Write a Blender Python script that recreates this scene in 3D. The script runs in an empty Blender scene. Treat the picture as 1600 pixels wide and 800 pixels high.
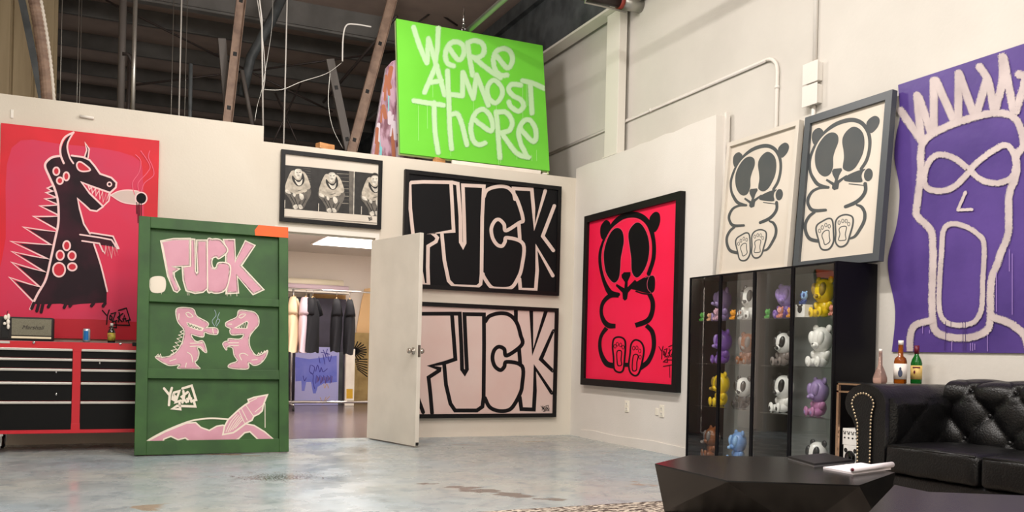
import bpy, bmesh, math, random
from mathutils import Vector, Matrix, Euler
from mathutils.geometry import tessellate_polygon
random.seed(7)
PI = math.pi
SC = bpy.context.scene
COL = SC.collection
# ---------------------------------------------------------------- camera (level, shifted lens, slight roll)
FPX, CAMH, YAW, ROLL, PPX = 1383.0, 0.95, math.atan(627/1383), 0.0240, (800.0, 552.0)
cd = bpy.data.cameras.new('camera'); cam = bpy.data.objects.new('camera', cd); COL.objects.link(cam)
cd.sensor_fit = 'HORIZONTAL'; cd.sensor_width = 36.0; cd.lens = FPX/1600*36.0
cd.clip_start = 0.05; cd.clip_end = 100
cam.matrix_world = (Matrix.Translation((0, 0, CAMH)) @ Matrix.Rotation(-YAW, 4, 'Z') @ Matrix.Rotation(PI/2, 4, 'X')
                    @ Matrix.Rotation(ROLL, 4, 'Z'))
cd.shift_y = (PPX[1]-400)/1600.0
SC.camera = cam
# ---------------------------------------------------------------- view + world + lamps
SC.view_settings.view_transform = 'Standard'; SC.view_settings.look = 'None'
SC.view_settings.gamma = 1.0; SC.view_settings.use_curve_mapping = False
SC.view_settings.exposure = 0.07
w = bpy.data.worlds.new('world'); SC.world = w; w.use_nodes = True
w.node_tree.nodes['Background'].inputs[0].default_value = (1.0, 0.93, 0.86, 1)
w.node_tree.nodes['Background'].inputs[1].default_value = 0.10
def area(name, loc, sx, sy, power, col=(1.0, 0.95, 0.90), rot=(0, 0, 0)):
    d = bpy.data.lights.new(name, 'AREA'); d.shape = 'RECTANGLE'; d.size = sx; d.size_y = sy
    d.energy = power; d.color = col
    o = bpy.data.objects.new(name, d); COL.objects.link(o); o.location = loc; o.rotation_euler = rot
    return o
def bulb(name, loc, power, col=(1.0, 0.95, 0.90), r=.3):
    d = bpy.data.lights.new(name, 'POINT'); d.shadow_soft_size = r; d.energy = power; d.color = col
    o = bpy.data.objects.new(name, d); COL.objects.link(o); o.location = loc; return o
# hanging shop fluorescents of the studio, behind and above the camera's field of view
for lx, ly, pw in ((2.0, 4.4, 205), (2.0, 0.2, 210), (-1.6, 4.2, 105), (-1.6, 0.2, 150), (2.0, -2.6, 130)):
    area('ceiling_lamp', (lx, ly, 5.25), 0.16, 2.6, pw)
    bulb('roof_fill', (lx, ly, 5.0), pw*.22)  # added all-round spill of each tube, lifts the roof deck
bulb('roof_fill', (2.2, 7.6, 4.6), 160)  # added fill bulb with no fixture, brightens the far roof space
area('storeroom_lamp', (3.0, 11.2, 2.58), 1.6, 0.6, 170, (1.0, 0.95, 0.91))
# ---------------------------------------------------------------- materials
def lin(c):
    c = c/255.0
    return c/12.92 if c <= 0.04045 else ((c+0.055)/1.055)**2.4
def rgb(c): return (lin(c[0]), lin(c[1]), lin(c[2]), 1.0)
MATS = {}
def mat(name, c, rough=0.6, metal=0.0, c2=None, ns=6.0, bump=0.0, bs=40.0, spec=0.5, stretch=None, lo=.4, hi=.65,
        trans=0.0, ior=1.45, alpha=1.0, emit=None, es=0.0, coat=0.0, detail=6.0):
    m = bpy.data.materials.new(name); m.use_nodes = True; MATS[name] = m
    nt = m.node_tree; b = nt.nodes['Principled BSDF']
    b.inputs['Base Color'].default_value = rgb(c); b.inputs['Roughness'].default_value = rough
    b.inputs['Metallic'].default_value = metal; b.inputs['Specular IOR Level'].default_value = spec
    b.inputs['Transmission Weight'].default_value = trans; b.inputs['IOR'].default_value = ior
    b.inputs['Alpha'].default_value = alpha; b.inputs['Coat Weight'].default_value = coat
    if emit: b.inputs['Emission Color'].default_value = rgb(emit); b.inputs['Emission Strength'].default_value = es
    if c2 or bump:
        tc = nt.nodes.new('ShaderNodeTexCoord'); mp = nt.nodes.new('ShaderNodeMapping')
        nt.links.new(tc.outputs['Object'], mp.inputs[0])
        if stretch: mp.inputs['Scale'].default_value = stretch
    if c2:
        n = nt.nodes.new('ShaderNodeTexNoise'); n.inputs['Scale'].default_value = ns; n.inputs['Detail'].default_value = detail
        nt.links.new(mp.outputs[0], n.inputs['Vector'])
        r = nt.nodes.new('ShaderNodeValToRGB'); r.color_ramp.elements[0].position = lo; r.color_ramp.elements[1].position = hi
        r.color_ramp.elements[0].color = rgb(c); r.color_ramp.elements[1].color = rgb(c2)
        nt.links.new(n.outputs['Fac'], r.inputs[0]); nt.links.new(r.outputs[0], b.inputs['Base Color'])
    if bump:
        n2 = nt.nodes.new('ShaderNodeTexNoise'); n2.inputs['Scale'].default_value = bs; n2.inputs['Detail'].default_value = 4
        nt.links.new(mp.outputs[0], n2.inputs['Vector'])
        bp = nt.nodes.new('ShaderNodeBump'); bp.inputs['Strength'].default_value = bump; bp.inputs['Distance'].default_value = 0.01
        nt.links.new(n2.outputs['Fac'], bp.inputs['Height']); nt.links.new(bp.outputs[0], b.inputs['Normal'])
    return m
def spray(name, c, c2=None, edge=.55, op=.95):
    """sprayed paint: the stroke thins out at its edge (coverage attribute of the stroke mesh)"""
    m = mat(name, c, 0.7, c2=c2, ns=5, lo=.35, hi=.7); nt = m.node_tree
    b = nt.nodes['Principled BSDF']
    at_ = nt.nodes.new('ShaderNodeAttribute'); at_.attribute_name = 'cov'
    tc = nt.nodes.new('ShaderNodeTexCoord')
    def nz(sc, det):
        n = nt.nodes.new('ShaderNodeTexNoise'); n.inputs['Scale'].default_value = sc; n.inputs['Detail'].default_value = det
        nt.links.new(tc.outputs['Object'], n.inputs['Vector']); return n
    n = nz(210, 2); n3 = nz(14, 4)
    def rng(src, a0, a1, b0, b1):
        k = nt.nodes.new('ShaderNodeMapRange')
        for i, v in ((1, a0), (2, a1), (3, b0), (4, b1)): k.inputs[i].default_value = v
        nt.links.new(src, k.inputs[0]); return k
    a = rng(at_.outputs['Fac'], 0, edge, 0, 1); k = rng(n.outputs['Fac'], .3, .7, 0, op); k3 = rng(n3.outputs['Fac'], .35, .65, .0, .12)
    ad = nt.nodes.new('ShaderNodeMath'); ad.operation = 'ADD'; nt.links.new(k.outputs[0], ad.inputs[0]); nt.links.new(k3.outputs[0], ad.inputs[1])
    mu = nt.nodes.new('ShaderNodeMath'); mu.operation = 'GREATER_THAN'
    nt.links.new(a.outputs[0], mu.inputs[0]); nt.links.new(ad.outputs[0], mu.inputs[1])
    nt.links.new(mu.outputs[0], b.inputs['Alpha'])
    return m
# ---------------------------------------------------------------- projection helpers used to measure the place
_cr, _sr = math.cos(ROLL), math.sin(ROLL); _fx, _fy = math.sin(YAW), math.cos(YAW)
CAMO = Vector((0, 0, CAMH))
def ray(x, y):
    dx, dy = x-PPX[0], y-PPX[1]
    u = dx*_cr+dy*_sr; v = -dx*_sr+dy*_cr
    return Vector((_fx*FPX+_fy*u, _fy*FPX-_fx*u, -v))
def at(x, y, X=None, Y=None, Z=None):
    r = ray(x, y)
    t = X/r[0] if X is not None else Y/r[1] if Y is not None else (Z-CAMH)/r[2]
    return CAMO+r*t
# ---------------------------------------------------------------- mesh builder
class MB:
    def __init__(s):
        s.bm = bmesh.new(); s.cov = None; s.y = 0.0
    def _mi(s, f0, mi, smooth=False):
        s.bm.faces.ensure_lookup_table()
        for f in s.bm.faces[f0:]:
            f.material_index = mi; f.smooth = smooth
    def box(s, x0, x1, y0, y1, z0, z1, bev=0.0, mi=0, seg=2, M=None, smooth=False):
        f0 = len(s.bm.faces)
        t = bmesh.new(); bmesh.ops.create_cube(t, size=1.0)
        bmesh.ops.scale(t, vec=(abs(x1-x0), abs(y1-y0), abs(z1-z0)), verts=t.verts)
        if bev: bmesh.ops.bevel(t, geom=list(t.edges), offset=bev, segments=seg, profile=.5, affect='EDGES')
        bmesh.ops.translate(t, vec=((x0+x1)/2, (y0+y1)/2, (z0+z1)/2), verts=t.verts)
        if M is not None: bmesh.ops.transform(t, matrix=M, verts=t.verts)
        s.merge(t, mi, smooth or bev > 0 and seg > 2); return s
    def merge(s, t, mi=0, smooth=False):
        mp = {}
        for v in t.verts: mp[v] = s.bm.verts.new(v.co)
        for f in t.faces:
            try: g = s.bm.faces.new([mp[v] for v in f.verts])
            except ValueError: continue
            g.material_index = mi; g.smooth = smooth
        t.free()
    def raw(s, vs, fs, mi=0, smooth=False):
        vv = [s.bm.verts.new(v) for v in vs]
        for f in fs:
            try: g = s.bm.faces.new([vv[i] for i in f])
            except ValueError: continue
            g.material_index = mi; g.smooth = smooth
        return s
    def tube(s, pts, r, n=10, mi=0, cap=True, smooth=True):
        pts = [Vector(p) for p in pts]; rs = r if isinstance(r, (list, tuple)) else [r]*len(pts)
        rings = []; up = None
        for i, p in enumerate(pts):
            a = pts[max(i-1, 0)]; b = pts[min(i+1, len(pts)-1)]; d = (b-a)
            d = d.normalized() if d.length > 1e-9 else Vector((0, 0, 1))
            if up is None:
                up = Vector((0, 0, 1)) if abs(d.z) < .9 else Vector((1, 0, 0))
            sd = d.cross(up).normalized(); up = sd.cross(d).normalized()
            rings.append([p+(sd*math.cos(2*PI*k/n)+up*math.sin(2*PI*k/n))*rs[i] for k in range(n)])
        vs = [v for ring in rings for v in ring]; fs = []
        for i in range(len(pts)-1):
            for k in range(n):
                a, b = i*n+k, i*n+(k+1) % n
                fs.append((a, b, b+n, a+n))
        if cap: fs.append(tuple(range(n))[::-1]); fs.append(tuple(range((len(pts)-1)*n, len(pts)*n)))
        s.raw(vs, fs, mi, smooth); return s
    def lathe(s, prof, n=24, mi=0, c=(0, 0, 0), axis='Z', smooth=True):
        vs = []; fs = []
        for r, z in prof:
            for k in range(n):
                a = 2*PI*k/n; p = (r*math.cos(a), r*math.sin(a), z)
                if axis == 'Y': p = (p[0], z, p[1])
                if axis == 'X': p = (z, p[0], p[1])
                vs.append((p[0]+c[0], p[1]+c[1], p[2]+c[2]))
        for i in range(len(prof)-1):
            for k in range(n):
                a, b = i*n+k, i*n+(k+1) % n; fs.append((a, b, b+n, a+n))
        if prof[0][0] > 1e-5: fs.append(tuple(range(n))[::-1])
        if prof[-1][0] > 1e-5: fs.append(tuple(range((len(prof)-1)*n, len(prof)*n)))
        s.raw(vs, fs, mi, smooth); return s
    def ell(s, c, r, mi=0, nu=20, nv=12, M=None, e=1.0):
        vs = []; fs = []
        def pw(x): return math.copysign(abs(x)**e, x)
        for j in range(nv+1):
            ph = -PI/2+PI*j/nv
            for k in range(nu):
                th = 2*PI*k/nu
                v = Vector((pw(math.cos(ph))*pw(math.cos(th))*r[0], pw(math.cos(ph))*pw(math.sin(th))*r[1], pw(math.sin(ph))*r[2]))
                if M is not None: v = M @ v
                vs.append(v+Vector(c))
        for j in range(nv):
            for k in range(nu):
                a, b = j*nu+k, j*nu+(k+1) % nu; fs.append((a, b, b+nu, a+nu))
        s.raw(vs, fs, mi, True); return s
    def prism(s, poly, y0, y1, mi=0, plane='XZ'):
        """extrude a polygon (list of 2-D points) between two coordinates along the third axis"""
        n = len(poly)
        def P(a, b, c): return (a, c, b) if plane == 'XZ' else (a, b, c) if plane == 'XY' else (c, a, b)
        vs = [P(a, b, y0) for a, b in poly]+[P(a, b, y1) for a, b in poly]
        fs = [(i, (i+1) % n, (i+1) % n+n, i+n) for i in range(n)]
        tri = tessellate_polygon([[Vector((a, b, 0)) for a, b in poly]])
        fs += [tuple(t) for t in tri]+[tuple(i+n for i in t) for t in tri]
        s.raw(vs, fs, mi); return s
    def build(s, name, mats, parent=None, weld=True):
        if not isinstance(mats, (list, tuple)): mats = [mats]
        if s.cov is None:
            if weld: bmesh.ops.remove_doubles(s.bm, verts=s.bm.verts, dist=1e-6)
            bmesh.ops.recalc_face_normals(s.bm, faces=s.bm.faces)
        me = bpy.data.meshes.new(name); s.bm.to_mesh(me)
        if s.cov is not None:
            a = me.attributes.new('cov', 'FLOAT', 'POINT')
            a.data.foreach_set('value', s.cov)
        s.bm.free()
        for m in mats: me.materials.append(MATS[m] if isinstance(m, str) else m)
        o = bpy.data.objects.new(name, me); COL.objects.link(o)
        if parent is not None: o.parent = parent
        return o
def tag(o, label=None, cat=None, group=None, kind=None):
    if label: o['label'] = label
    if cat: o['category'] = cat
    if group: o['group'] = group
    if kind: o['kind'] = kind
    return o
def empty(name, loc, rot=(0, 0, 0), label=None, cat=None, group=None, M=None):
    o = bpy.data.objects.new(name, None); COL.objects.link(o); o.empty_display_size = .1
    if M is not None: o.matrix_world = M
    else: o.location = loc; o.rotation_euler = rot
    return tag(o, label, cat, group)
def struct(name, mb, mats): return tag(mb.build(name, mats), kind='structure')
def rootM(loc, rz=0.0, tilt=0.0):
    """frame of a panel: local x to the right, z up the panel, -y towards the viewer; tilt leans its top back"""
    return Matrix.Translation(loc) @ Matrix.Rotation(rz, 4, 'Z') @ Matrix.Rotation(-tilt, 4, 'X')
# ---------------------------------------------------------------- painted shapes
def smooth_pts(pts, closed, sub=6):
    n = len(pts); out = []
    dim = len(pts[0])
    if n < 3: return list(pts)
    rng = range(n) if closed else range(n-1)
    for i in rng:
        if closed: p = [pts[(i-1) % n], pts[i], pts[(i+1) % n], pts[(i+2) % n]]
        else: p = [pts[max(i-1, 0)], pts[i], pts[i+1], pts[min(i+2, n-1)]]
        for k in range(sub):
            t = k/sub
            out.append(tuple(.5*((2*p[1][d])+(-p[0][d]+p[2][d])*t+(2*p[0][d]-5*p[1][d]+4*p[2][d]-p[3][d])*t*t
                       + (-p[0][d]+3*p[1][d]-3*p[2][d]+p[3][d])*t**3) for d in range(dim)))
    if not closed: out.append(tuple(pts[-1]))
    return out
def oval(cx, cy, rx, ry, n=16, rot=0):
    return [(cx+rx*math.cos(2*PI*k/n)*math.cos(rot)-ry*math.sin(2*PI*k/n)*math.sin(rot),
             cy+rx*math.cos(2*PI*k/n)*math.sin(rot)+ry*math.sin(2*PI*k/n)*math.cos(rot)) for k in range(n)]
class Art:
    """paint laid on the face (local y = ys) of a panel whose frame is M; points are measured on the photo, in crops"""
    def __init__(s, M, ys=0.0, mb=None):
        s.M = M; s.Mi = M.inverted(); s.ys = ys; s.k = 1; s.crop = (0, 0, 1.0); s.mb = mb or MB(); s.cov = []
        s.rec = []; s.clipx = None; s.clipz = None
    def use(s, ox, oy, sc): s.crop = (ox, oy, sc); return s
    def loc(s, p):
        ox, oy, sc = s.crop
        if sc == 'local': return (p[0], p[1])
        x = ox+p[0]/sc; y = oy+p[1]/sc
        o = s.Mi @ CAMO; d = (s.Mi.to_3x3() @ ray(x, y)); t = (s.ys-o.y)/d.y; q = o+d*t
        return (q.x, q.z)
    def _emit(s, pts2, faces, mi, cov=None, dk=0.0, climb=0.0):
        y = s.ys-0.0004-0.00012*(s.k+dk); nn = max(1, len(pts2)-1)
        pts2 = [s.loc(p) for p in pts2]
        if s.clipx: pts2 = [(min(max(a, s.clipx[0]), s.clipx[1]), b) for a, b in pts2]
        if s.clipz: pts2 = [(a, min(max(b, s.clipz[0]), s.clipz[1])) for a, b in pts2]
        base = [s.mb.bm.verts.new((a, y-climb*i/nn, b)) for i, (a, b) in enumerate(pts2)]
        s.cov += cov if cov else [1.0]*len(base)
        for f in faces:
            try: g = s.mb.bm.faces.new([base[i] for i in f])
            except ValueError: continue
            g.material_index = mi
    def fill(s, pts, mi, smooth=True, up=True):
        if smooth: pts = smooth_pts(pts, True, 4)
        tri = tessellate_polygon([[Vector((p[0], p[1], 0)) for p in pts]])
        s._emit(pts, [tuple(t) for t in tri], mi)
        if up: s.k += 1
    def stroke(s, pts, w, mi, closed=False, smooth=True, soft=False, up=True, cap=True):
        pts = [tuple(p) if len(p) > 2 else (p[0], p[1], w) for p in pts]
        if smooth and len(pts) > 2: pts = smooth_pts(pts, closed)
        n = len(pts); cols = (-1, -.35, .35, 1) if soft else (-1, 1)
        cv = (0, 1, 1, 0) if soft else (1, 1); m = len(cols); V = []; C = []; F = []
        for i in range(n):
            a = pts[(i-1) % n] if closed or i > 0 else pts[i]; b = pts[(i+1) % n] if closed or i < n-1 else pts[i]
            p = pts[i]; hw = p[2]/2
            d1 = Vector((p[0]-a[0], p[1]-a[1])); d2 = Vector((b[0]-p[0], b[1]-p[1]))
            if d1.length < 1e-6: d1 = d2
            if d2.length < 1e-6: d2 = d1
            if d1.length < 1e-6: d1 = d2 = Vector((1, 0))
            d1.normalize(); d2.normalize(); t = d1+d2
            if t.length < .3: t = Vector((-d1.y, d1.x)); sc = 1
            else: t.normalize(); sc = 1/max(.5, t.dot(d1))
            nx, ny = -t.y, t.x
            for c, q in zip(cols, cv):
                V.append((p[0]+nx*hw*c*sc, p[1]+ny*hw*c*sc)); C.append(float(q))
        for i in range(n if closed else n-1):
            j = (i+1) % n
            for c in range(m-1): F.append((i*m+c, i*m+c+1, j*m+c+1, j*m+c))
        s._emit(V, F, mi, C, climb=0.0002 if soft and not closed else 0.0)
        if soft and not closed: s.k += 1.2
        if cap and not closed:
            for e, q in ((0, 1), (n-1, n-2)):
                p = pts[e]; r = p[2]/2; g = 14
                ang = math.atan2(p[1]-pts[q][1], p[0]-pts[q][0])
                ring = [(p[0]+r*math.cos(ang-PI/2+PI*k/g), p[1]+r*math.sin(ang-PI/2+PI*k/g)) for k in range(g+1)]
                if soft:
                    ri = [(p[0]+r*.35*math.cos(ang-PI/2+PI*k/g), p[1]+r*.35*math.sin(ang-PI/2+PI*k/g)) for k in range(g+1)]
                    s._emit([p[:2]]+ri+ring, [(0, k+1, k+2) for k in range(g)]+[(k+1, k+2+g, k+3+g, k+2) for k in range(g)],
                            mi, [1.0]*(g+2)+[0.0]*(g+1))
                else: s._emit([p[:2]]+ring, [(0, k+1, k+2) for k in range(g)], mi)
        if up: s.k += 1
    def lines(s, ls, w, mi, smooth=False, **k):
        for l in ls: s.stroke(l, w, mi, smooth=smooth, **k)
    def done(s, name, mats, parent):
        s.mb.cov = s.cov; o = s.mb.build(name, mats, parent); return o
def base_slab(art, x0, x1, z0, z1, th, mi=0):
    """canvas body behind the paint: a closed slab in the same mesh"""
    y = art.ys; n = [(x0, y, z0), (x1, y, z0), (x1, y, z1), (x0, y, z1), (x0, y+th, z0), (x1, y+th, z0), (x1, y+th, z1), (x0, y+th, z1)]
    vs = [art.mb.bm.verts.new(p) for p in n]; art.cov += [1.0]*8
    for f in ((0, 1, 2, 3), (7, 6, 5, 4), (0, 4, 5, 1), (1, 5, 6, 2), (2, 6, 7, 3), (3, 7, 4, 0)):
        g = art.mb.bm.faces.new([vs[i] for i in f]); g.material_index = mi
def frame_mb(x0, x1, z0, z1, w, y0, y1, bev=.003):
    b = MB()
    for (a, c) in (((x0, z0), (x1, z0)), ((x1, z0), (x1, z1)), ((x1, z1), (x0, z1)), ((x0, z1), (x0, z0))):
        cx, cz = (x0+x1)/2, (z0+z1)/2
        def inn(p): return (p[0]+math.copysign(w, cx-p[0]), p[1]+math.copysign(w, cz-p[1]))
        b.prism([a, c, inn(c), inn(a)], y0, y1)
    return b
# the tag signature, in the units of the crop it was read from (x 285..590, y 75..305)
SIG = [[(285, 105), (332, 162)], [(360, 100), (340, 165), (332, 265)], [(372, 160), (392, 182), (385, 218), (365, 208), (370, 165)],
       [(380, 145), (432, 130), (395, 238), (445, 222)], [(462, 105), (550, 78), (592, 215), (558, 222)], [(470, 130), (478, 180), (462, 240)],
       [(512, 140), (455, 185), (500, 235)], [(515, 230), (528, 160), (548, 232)], [(508, 205), (545, 200)],
       [(432, 232), (440, 305), (365, 300), (410, 272), (585, 278), (570, 225)]]
def signature(art, x0, y0, x1, y1, w, mi):
    for l in SIG:
        art.stroke([(x0+(x-285)/305*(x1-x0), y0+(y-75)/230*(y1-y0)) for x, y in l], w, mi, smooth=False)
# ================================================================ MATERIALS
mat('white_wall', (226, 221, 214), .75, c2=(220, 214, 206), ns=1.2, bump=.12, bs=60)
mat('beige_wall', (214, 206, 192), .75, c2=(207, 198, 183), ns=1.0, bump=.1, bs=50)
mat('warm_wall', (190, 172, 140), .8, c2=(170, 152, 122), ns=1.3, stretch=(6, 1, .4))
mat('cream_white', (236, 228, 216), .6, c2=(224, 214, 200), ns=5)
mat('trim_white', (225, 220, 210), .5)
mat('deck', (186, 166, 156), .75, c2=(168, 150, 142), ns=2)
mat('purlin', (124, 122, 120), .6, c2=(108, 106, 104), ns=3)
mat('dark_steel', (84, 88, 90), .55, c2=(60, 64, 66), ns=4)
mat('near_black', (14, 14, 15), .6)
mat('tan_strut', (158, 132, 114), .6, c2=(128, 104, 90), ns=8)
mat('grey_strut', (98, 92, 88), .6)
mat('galv', (170, 168, 162), .35, .8)
mat('dark_pipe', (54, 46, 44), .5, .2)
mat('wire_white', (212, 208, 202), .5)
mat('wood_pine', (205, 150, 98), .6, c2=(178, 122, 74), ns=9, stretch=(1, 6, 6))
mat('orange_red', (140, 52, 40), .5)
mat('rust', (120, 70, 50), .7)
# worn epoxy floor: pale blue grey paint, brownish traffic zones, grey patches where it has flaked
def floor_mat():
    m = mat('painted_floor', (160, 172, 176), .22); nt = m.node_tree; b = nt.nodes['Principled BSDF']; L = nt.links
    tc = nt.nodes.new('ShaderNodeTexCoord')
    def noise(sc, det=6, st=None, dist=0):
        mp = nt.nodes.new('ShaderNodeMapping'); L.new(tc.outputs['Object'], mp.inputs[0])
        if st: mp.inputs['Scale'].default_value = st
        n = nt.nodes.new('ShaderNodeTexNoise'); n.inputs['Scale'].default_value = sc; n.inputs['Detail'].default_value = det
        n.inputs['Distortion'].default_value = dist
        L.new(mp.outputs[0], n.inputs['Vector']); return n
    def ramp(n, a, c, ca=(0, 0, 0, 1), cb=(1, 1, 1, 1)):
        r = nt.nodes.new('ShaderNodeValToRGB'); r.color_ramp.elements[0].position = a; r.color_ramp.elements[1].position = c
        r.color_ramp.elements[0].color = ca; r.color_ramp.elements[1].color = cb
        L.new(n.outputs[0], r.inputs[0]); return r
    def mix(f, a, c):
        x = nt.nodes.new('ShaderNodeMixRGB')
        if isinstance(f, float): x.inputs[0].default_value = f
        else: L.new(f.outputs[0], x.inputs[0])
        for i, v in ((1, a), (2, c)):
            if isinstance(v, tuple): x.inputs[i].default_value = v
            else: L.new(v.outputs[0], x.inputs[i])
        return x
    base = ramp(noise(.55, 4), .38, .62, rgb((142, 156, 163)), rgb((160, 163, 158)))
    fine = mix(ramp(noise(7, 8, dist=1), .50, .72), base, rgb((128, 138, 142)))
    scr = ramp(noise(5, 8, (1, 5, 1), 2.5), .67, .71)
    c = mix(scr, fine, rgb((120, 118, 114)))
    worn = ramp(noise(.9, 9, (1, 1.6, 1), .6), .665, .68)
    c = mix(worn, c, rgb((142, 126, 112)))
    def zone(px, py, ex, ey, rot):
        p = at(px, py, Z=0); mp = nt.nodes.new('ShaderNodeMapping'); mp.vector_type = 'TEXTURE'; L.new(tc.outputs['Object'], mp.inputs[0])
        mp.inputs['Location'].default_value = (p.x, p.y, 0); mp.inputs['Rotation'].default_value = (0, 0, rot); mp.inputs['Scale'].default_value = (ex, ey, 1)
        ln = nt.nodes.new('ShaderNodeVectorMath'); ln.operation = 'LENGTH'; L.new(mp.outputs[0], ln.inputs[0])
        mr = nt.nodes.new('ShaderNodeMapRange'); mr.inputs[1].default_value = 0; mr.inputs[2].default_value = 1; mr.inputs[3].default_value = .25; mr.inputs[4].default_value = -.25
        L.new(ln.outputs['Value'], mr.inputs[0]); return mr
    def zmask(z, n, a0, a1):
        ad = nt.nodes.new('ShaderNodeMath'); ad.operation = 'ADD'; L.new(z.outputs[0], ad.inputs[0]); L.new(n.outputs[0], ad.inputs[1]); return ramp(ad, a0, a1)
    # a flaked strip in the middle of the floor, and tyre scuffs in front of the green panel
    pz = [at(640, 748, Z=0), at(895, 782, Z=0)]; dz = math.atan2(pz[1].y-pz[0].y, pz[1].x-pz[0].x)
    c = mix(zmask(zone(765, 768, .95, .22, dz), noise(3.2, 8, (1, 2.4, 1)), .54, .56), c, rgb((112, 104, 98)))
    c = mix(zmask(zone(440, 745, 1.1, .75, 0), noise(9, 6, (4.5, 1, 1), 3), .66, .70), c, rgb((84, 84, 84)))
    c = mix(zmask(zone(830, 690, .35, .06, 0), noise(8, 5), .55, .62), c, rgb((150, 122, 78)))
    L.new(c.outputs[0], b.inputs['Base Color'])
    rr = ramp(noise(3, 6), .3, .8, (.16, .16, .16, 1), (.42, .42, .42, 1)); L.new(rr.outputs[0], b.inputs['Roughness'])
    bp = nt.nodes.new('ShaderNodeBump'); bp.inputs['Strength'].default_value = .12; bp.inputs['Distance'].default_value = .01
    n = noise(5, 6); L.new(n.outputs[0], bp.inputs['Height']); L.new(bp.outputs[0], b.inputs['Normal'])
floor_mat()
mat('store_floor', (104, 92, 92), .22, c2=(84, 72, 74), ns=3, stretch=(1, 5, 1))
mat('outer_paint', (208, 203, 195), .75, c2=(201, 196, 188), ns=1.2, bump=.15, bs=30)
# ================================================================ STRUCTURE
D, R, RO = 9.27, 4.98, 5.14          # back partition, low furring wall, outer wall
struct('floor', MB().box(-5.5, 5.2, -4, 9.36, -.2, 0), 'painted_floor')
struct('floor_storeroom', MB().box(1.0, 5.2, 9.361, 15.6, -.2, -.002), 'store_floor')
# back partition with the doorway, its top stepping down
DX0, DX1, DZ = 1.55, 2.56, 2.15
b = MB()
b.box(-5.5, 1.37, D, D+.12, 0, 3.2); b.box(1.37, DX0, D, D+.12, 0, 3.045)
b.box(DX0, DX1, D, D+.12, DZ, 3.045); b.box(DX1, RO, D, D+.12, 0, 3.045)
struct('wall_back', b, 'beige_wall')
b = MB()   # door casing, thin and flush
b.box(DX0-.05, DX0+.001, D-.012, D-.0005, 0, DZ); b.box(DX1-.001, DX1+.04, D-.012, D-.0005, 0, DZ)
b.box(DX0-.05, DX1+.04, D-.012, D-.0005, DZ+.0005, DZ+.05); b.box(DX0, DX1, D+.05, D+.07, DZ-.015, DZ)
struct('trim_1', b, 'trim_white')
# low furring wall in front of the outer wall, ragged top
b = MB(); pr = [(6.6, 0), (D, 0)]; tops = []
y = D
while y > 6.62:
    tops.append((y, 3.155+random.choice((0, 0, 0, .008, .015, -.006)))); y -= random.uniform(.12, .3)
pr += tops+[(6.6, 3.17)]
b.prism(pr, R, RO-.002, plane='YZ')
b.box(R+.09, R+.13, 6.57, 6.6, 1.7, 3.20)
struct('wall_right', b, 'white_wall')
b = MB(); b.box(RO, RO+.2, -4, 22, 0, 5.75); struct('wall_outer', b, 'outer_paint')
b = MB(); b.prism([(6.62, 0), (9.0, 0), (9.0, .085), (8.7, .10), (8.2, .085), (7.5, .105), (6.9, .09), (6.62, .10)], R-.012, R, plane='YZ')
struct('baseboard_right', b, 'white_wall')
b = MB(); b.box(-5.7, -5.5, -4, 12, 0, 5.75); struct('wall_left', b, 'beige_wall')
b = MB(); b.box(-5.7, 5.6, -4.2, -4, 0, 5.75); struct('wall_front', b, 'beige_wall')
# far end of the hall beyond the partition: a fluted sheet wall coming in at the left
b = MB(); xs = -5.5
while xs < -.86:
    b.box(xs, xs+.20, 12.6, 12.72, 0, 5.7); b.box(xs+.20, xs+.24, 12.64, 12.72, 0, 5.7); xs += .24
struct('wall_far_left', b, 'warm_wall')
struct('wall_far', MB().box(-5.5, RO, 24, 24.2, 0, 5.9), 'dark_steel')
# roof: deck sheets and Z purlins
struct('ceiling', MB().box(-5.7, 5.7, -4.2, 24, 5.74, 5.85), 'deck')
for i, (yy, h) in enumerate([(-3.0, .24), (-1.6, .24), (0.0, .24), (1.6, .24), (3.2, .24), (4.7, .24), (6.2, .24), (7.7, .24), (9.2, .24)]+[(12.4, .34)]+[(13.75+1.48*k, .24) for k in range(7)]):
    m_ = MB(); m_.box(-5.5, RO, yy, yy+.012, 5.74-h, 5.74); m_.box(-5.5, RO, yy-.06, yy+.012, 5.74-h, 5.74-h+.01)
    if i == 9: m_.box(-5.5, RO, yy-.03, yy+.10, 5.74-h-.03, 5.74-h)
    tag(m_.build('roof_purlin', 'purlin'), 'long grey steel roof purlin running across under the dark deck', 'beam', 'roof purlins over the studio')
# storeroom shell
mat('store_wall', (232, 222, 212), .8)
mat('store_ceiling', (214, 206, 196), .8)
struct('wall_storeroom_back', MB().box(1.0, RO, 15.5, 15.6, 0, 2.72), 'store_wall')
struct('wall_storeroom_left', MB().box(1.3, 1.4, 9.39, 15.5, 0, 2.72), 'store_wall')
struct('wall_storeroom_right', MB().box(5.04, 5.13, 9.39, 15.5, 0, 2.72), 'store_wall')
struct('ceiling_storeroom', MB().box(1.3, 5.13, 9.39, 15.6, 2.62, 2.72), 'store_ceiling')
struct('ceiling_side_room', MB().box(-5.5, 1.3, 9.39, 12.6, 2.62, 2.72), 'store_ceiling')
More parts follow.
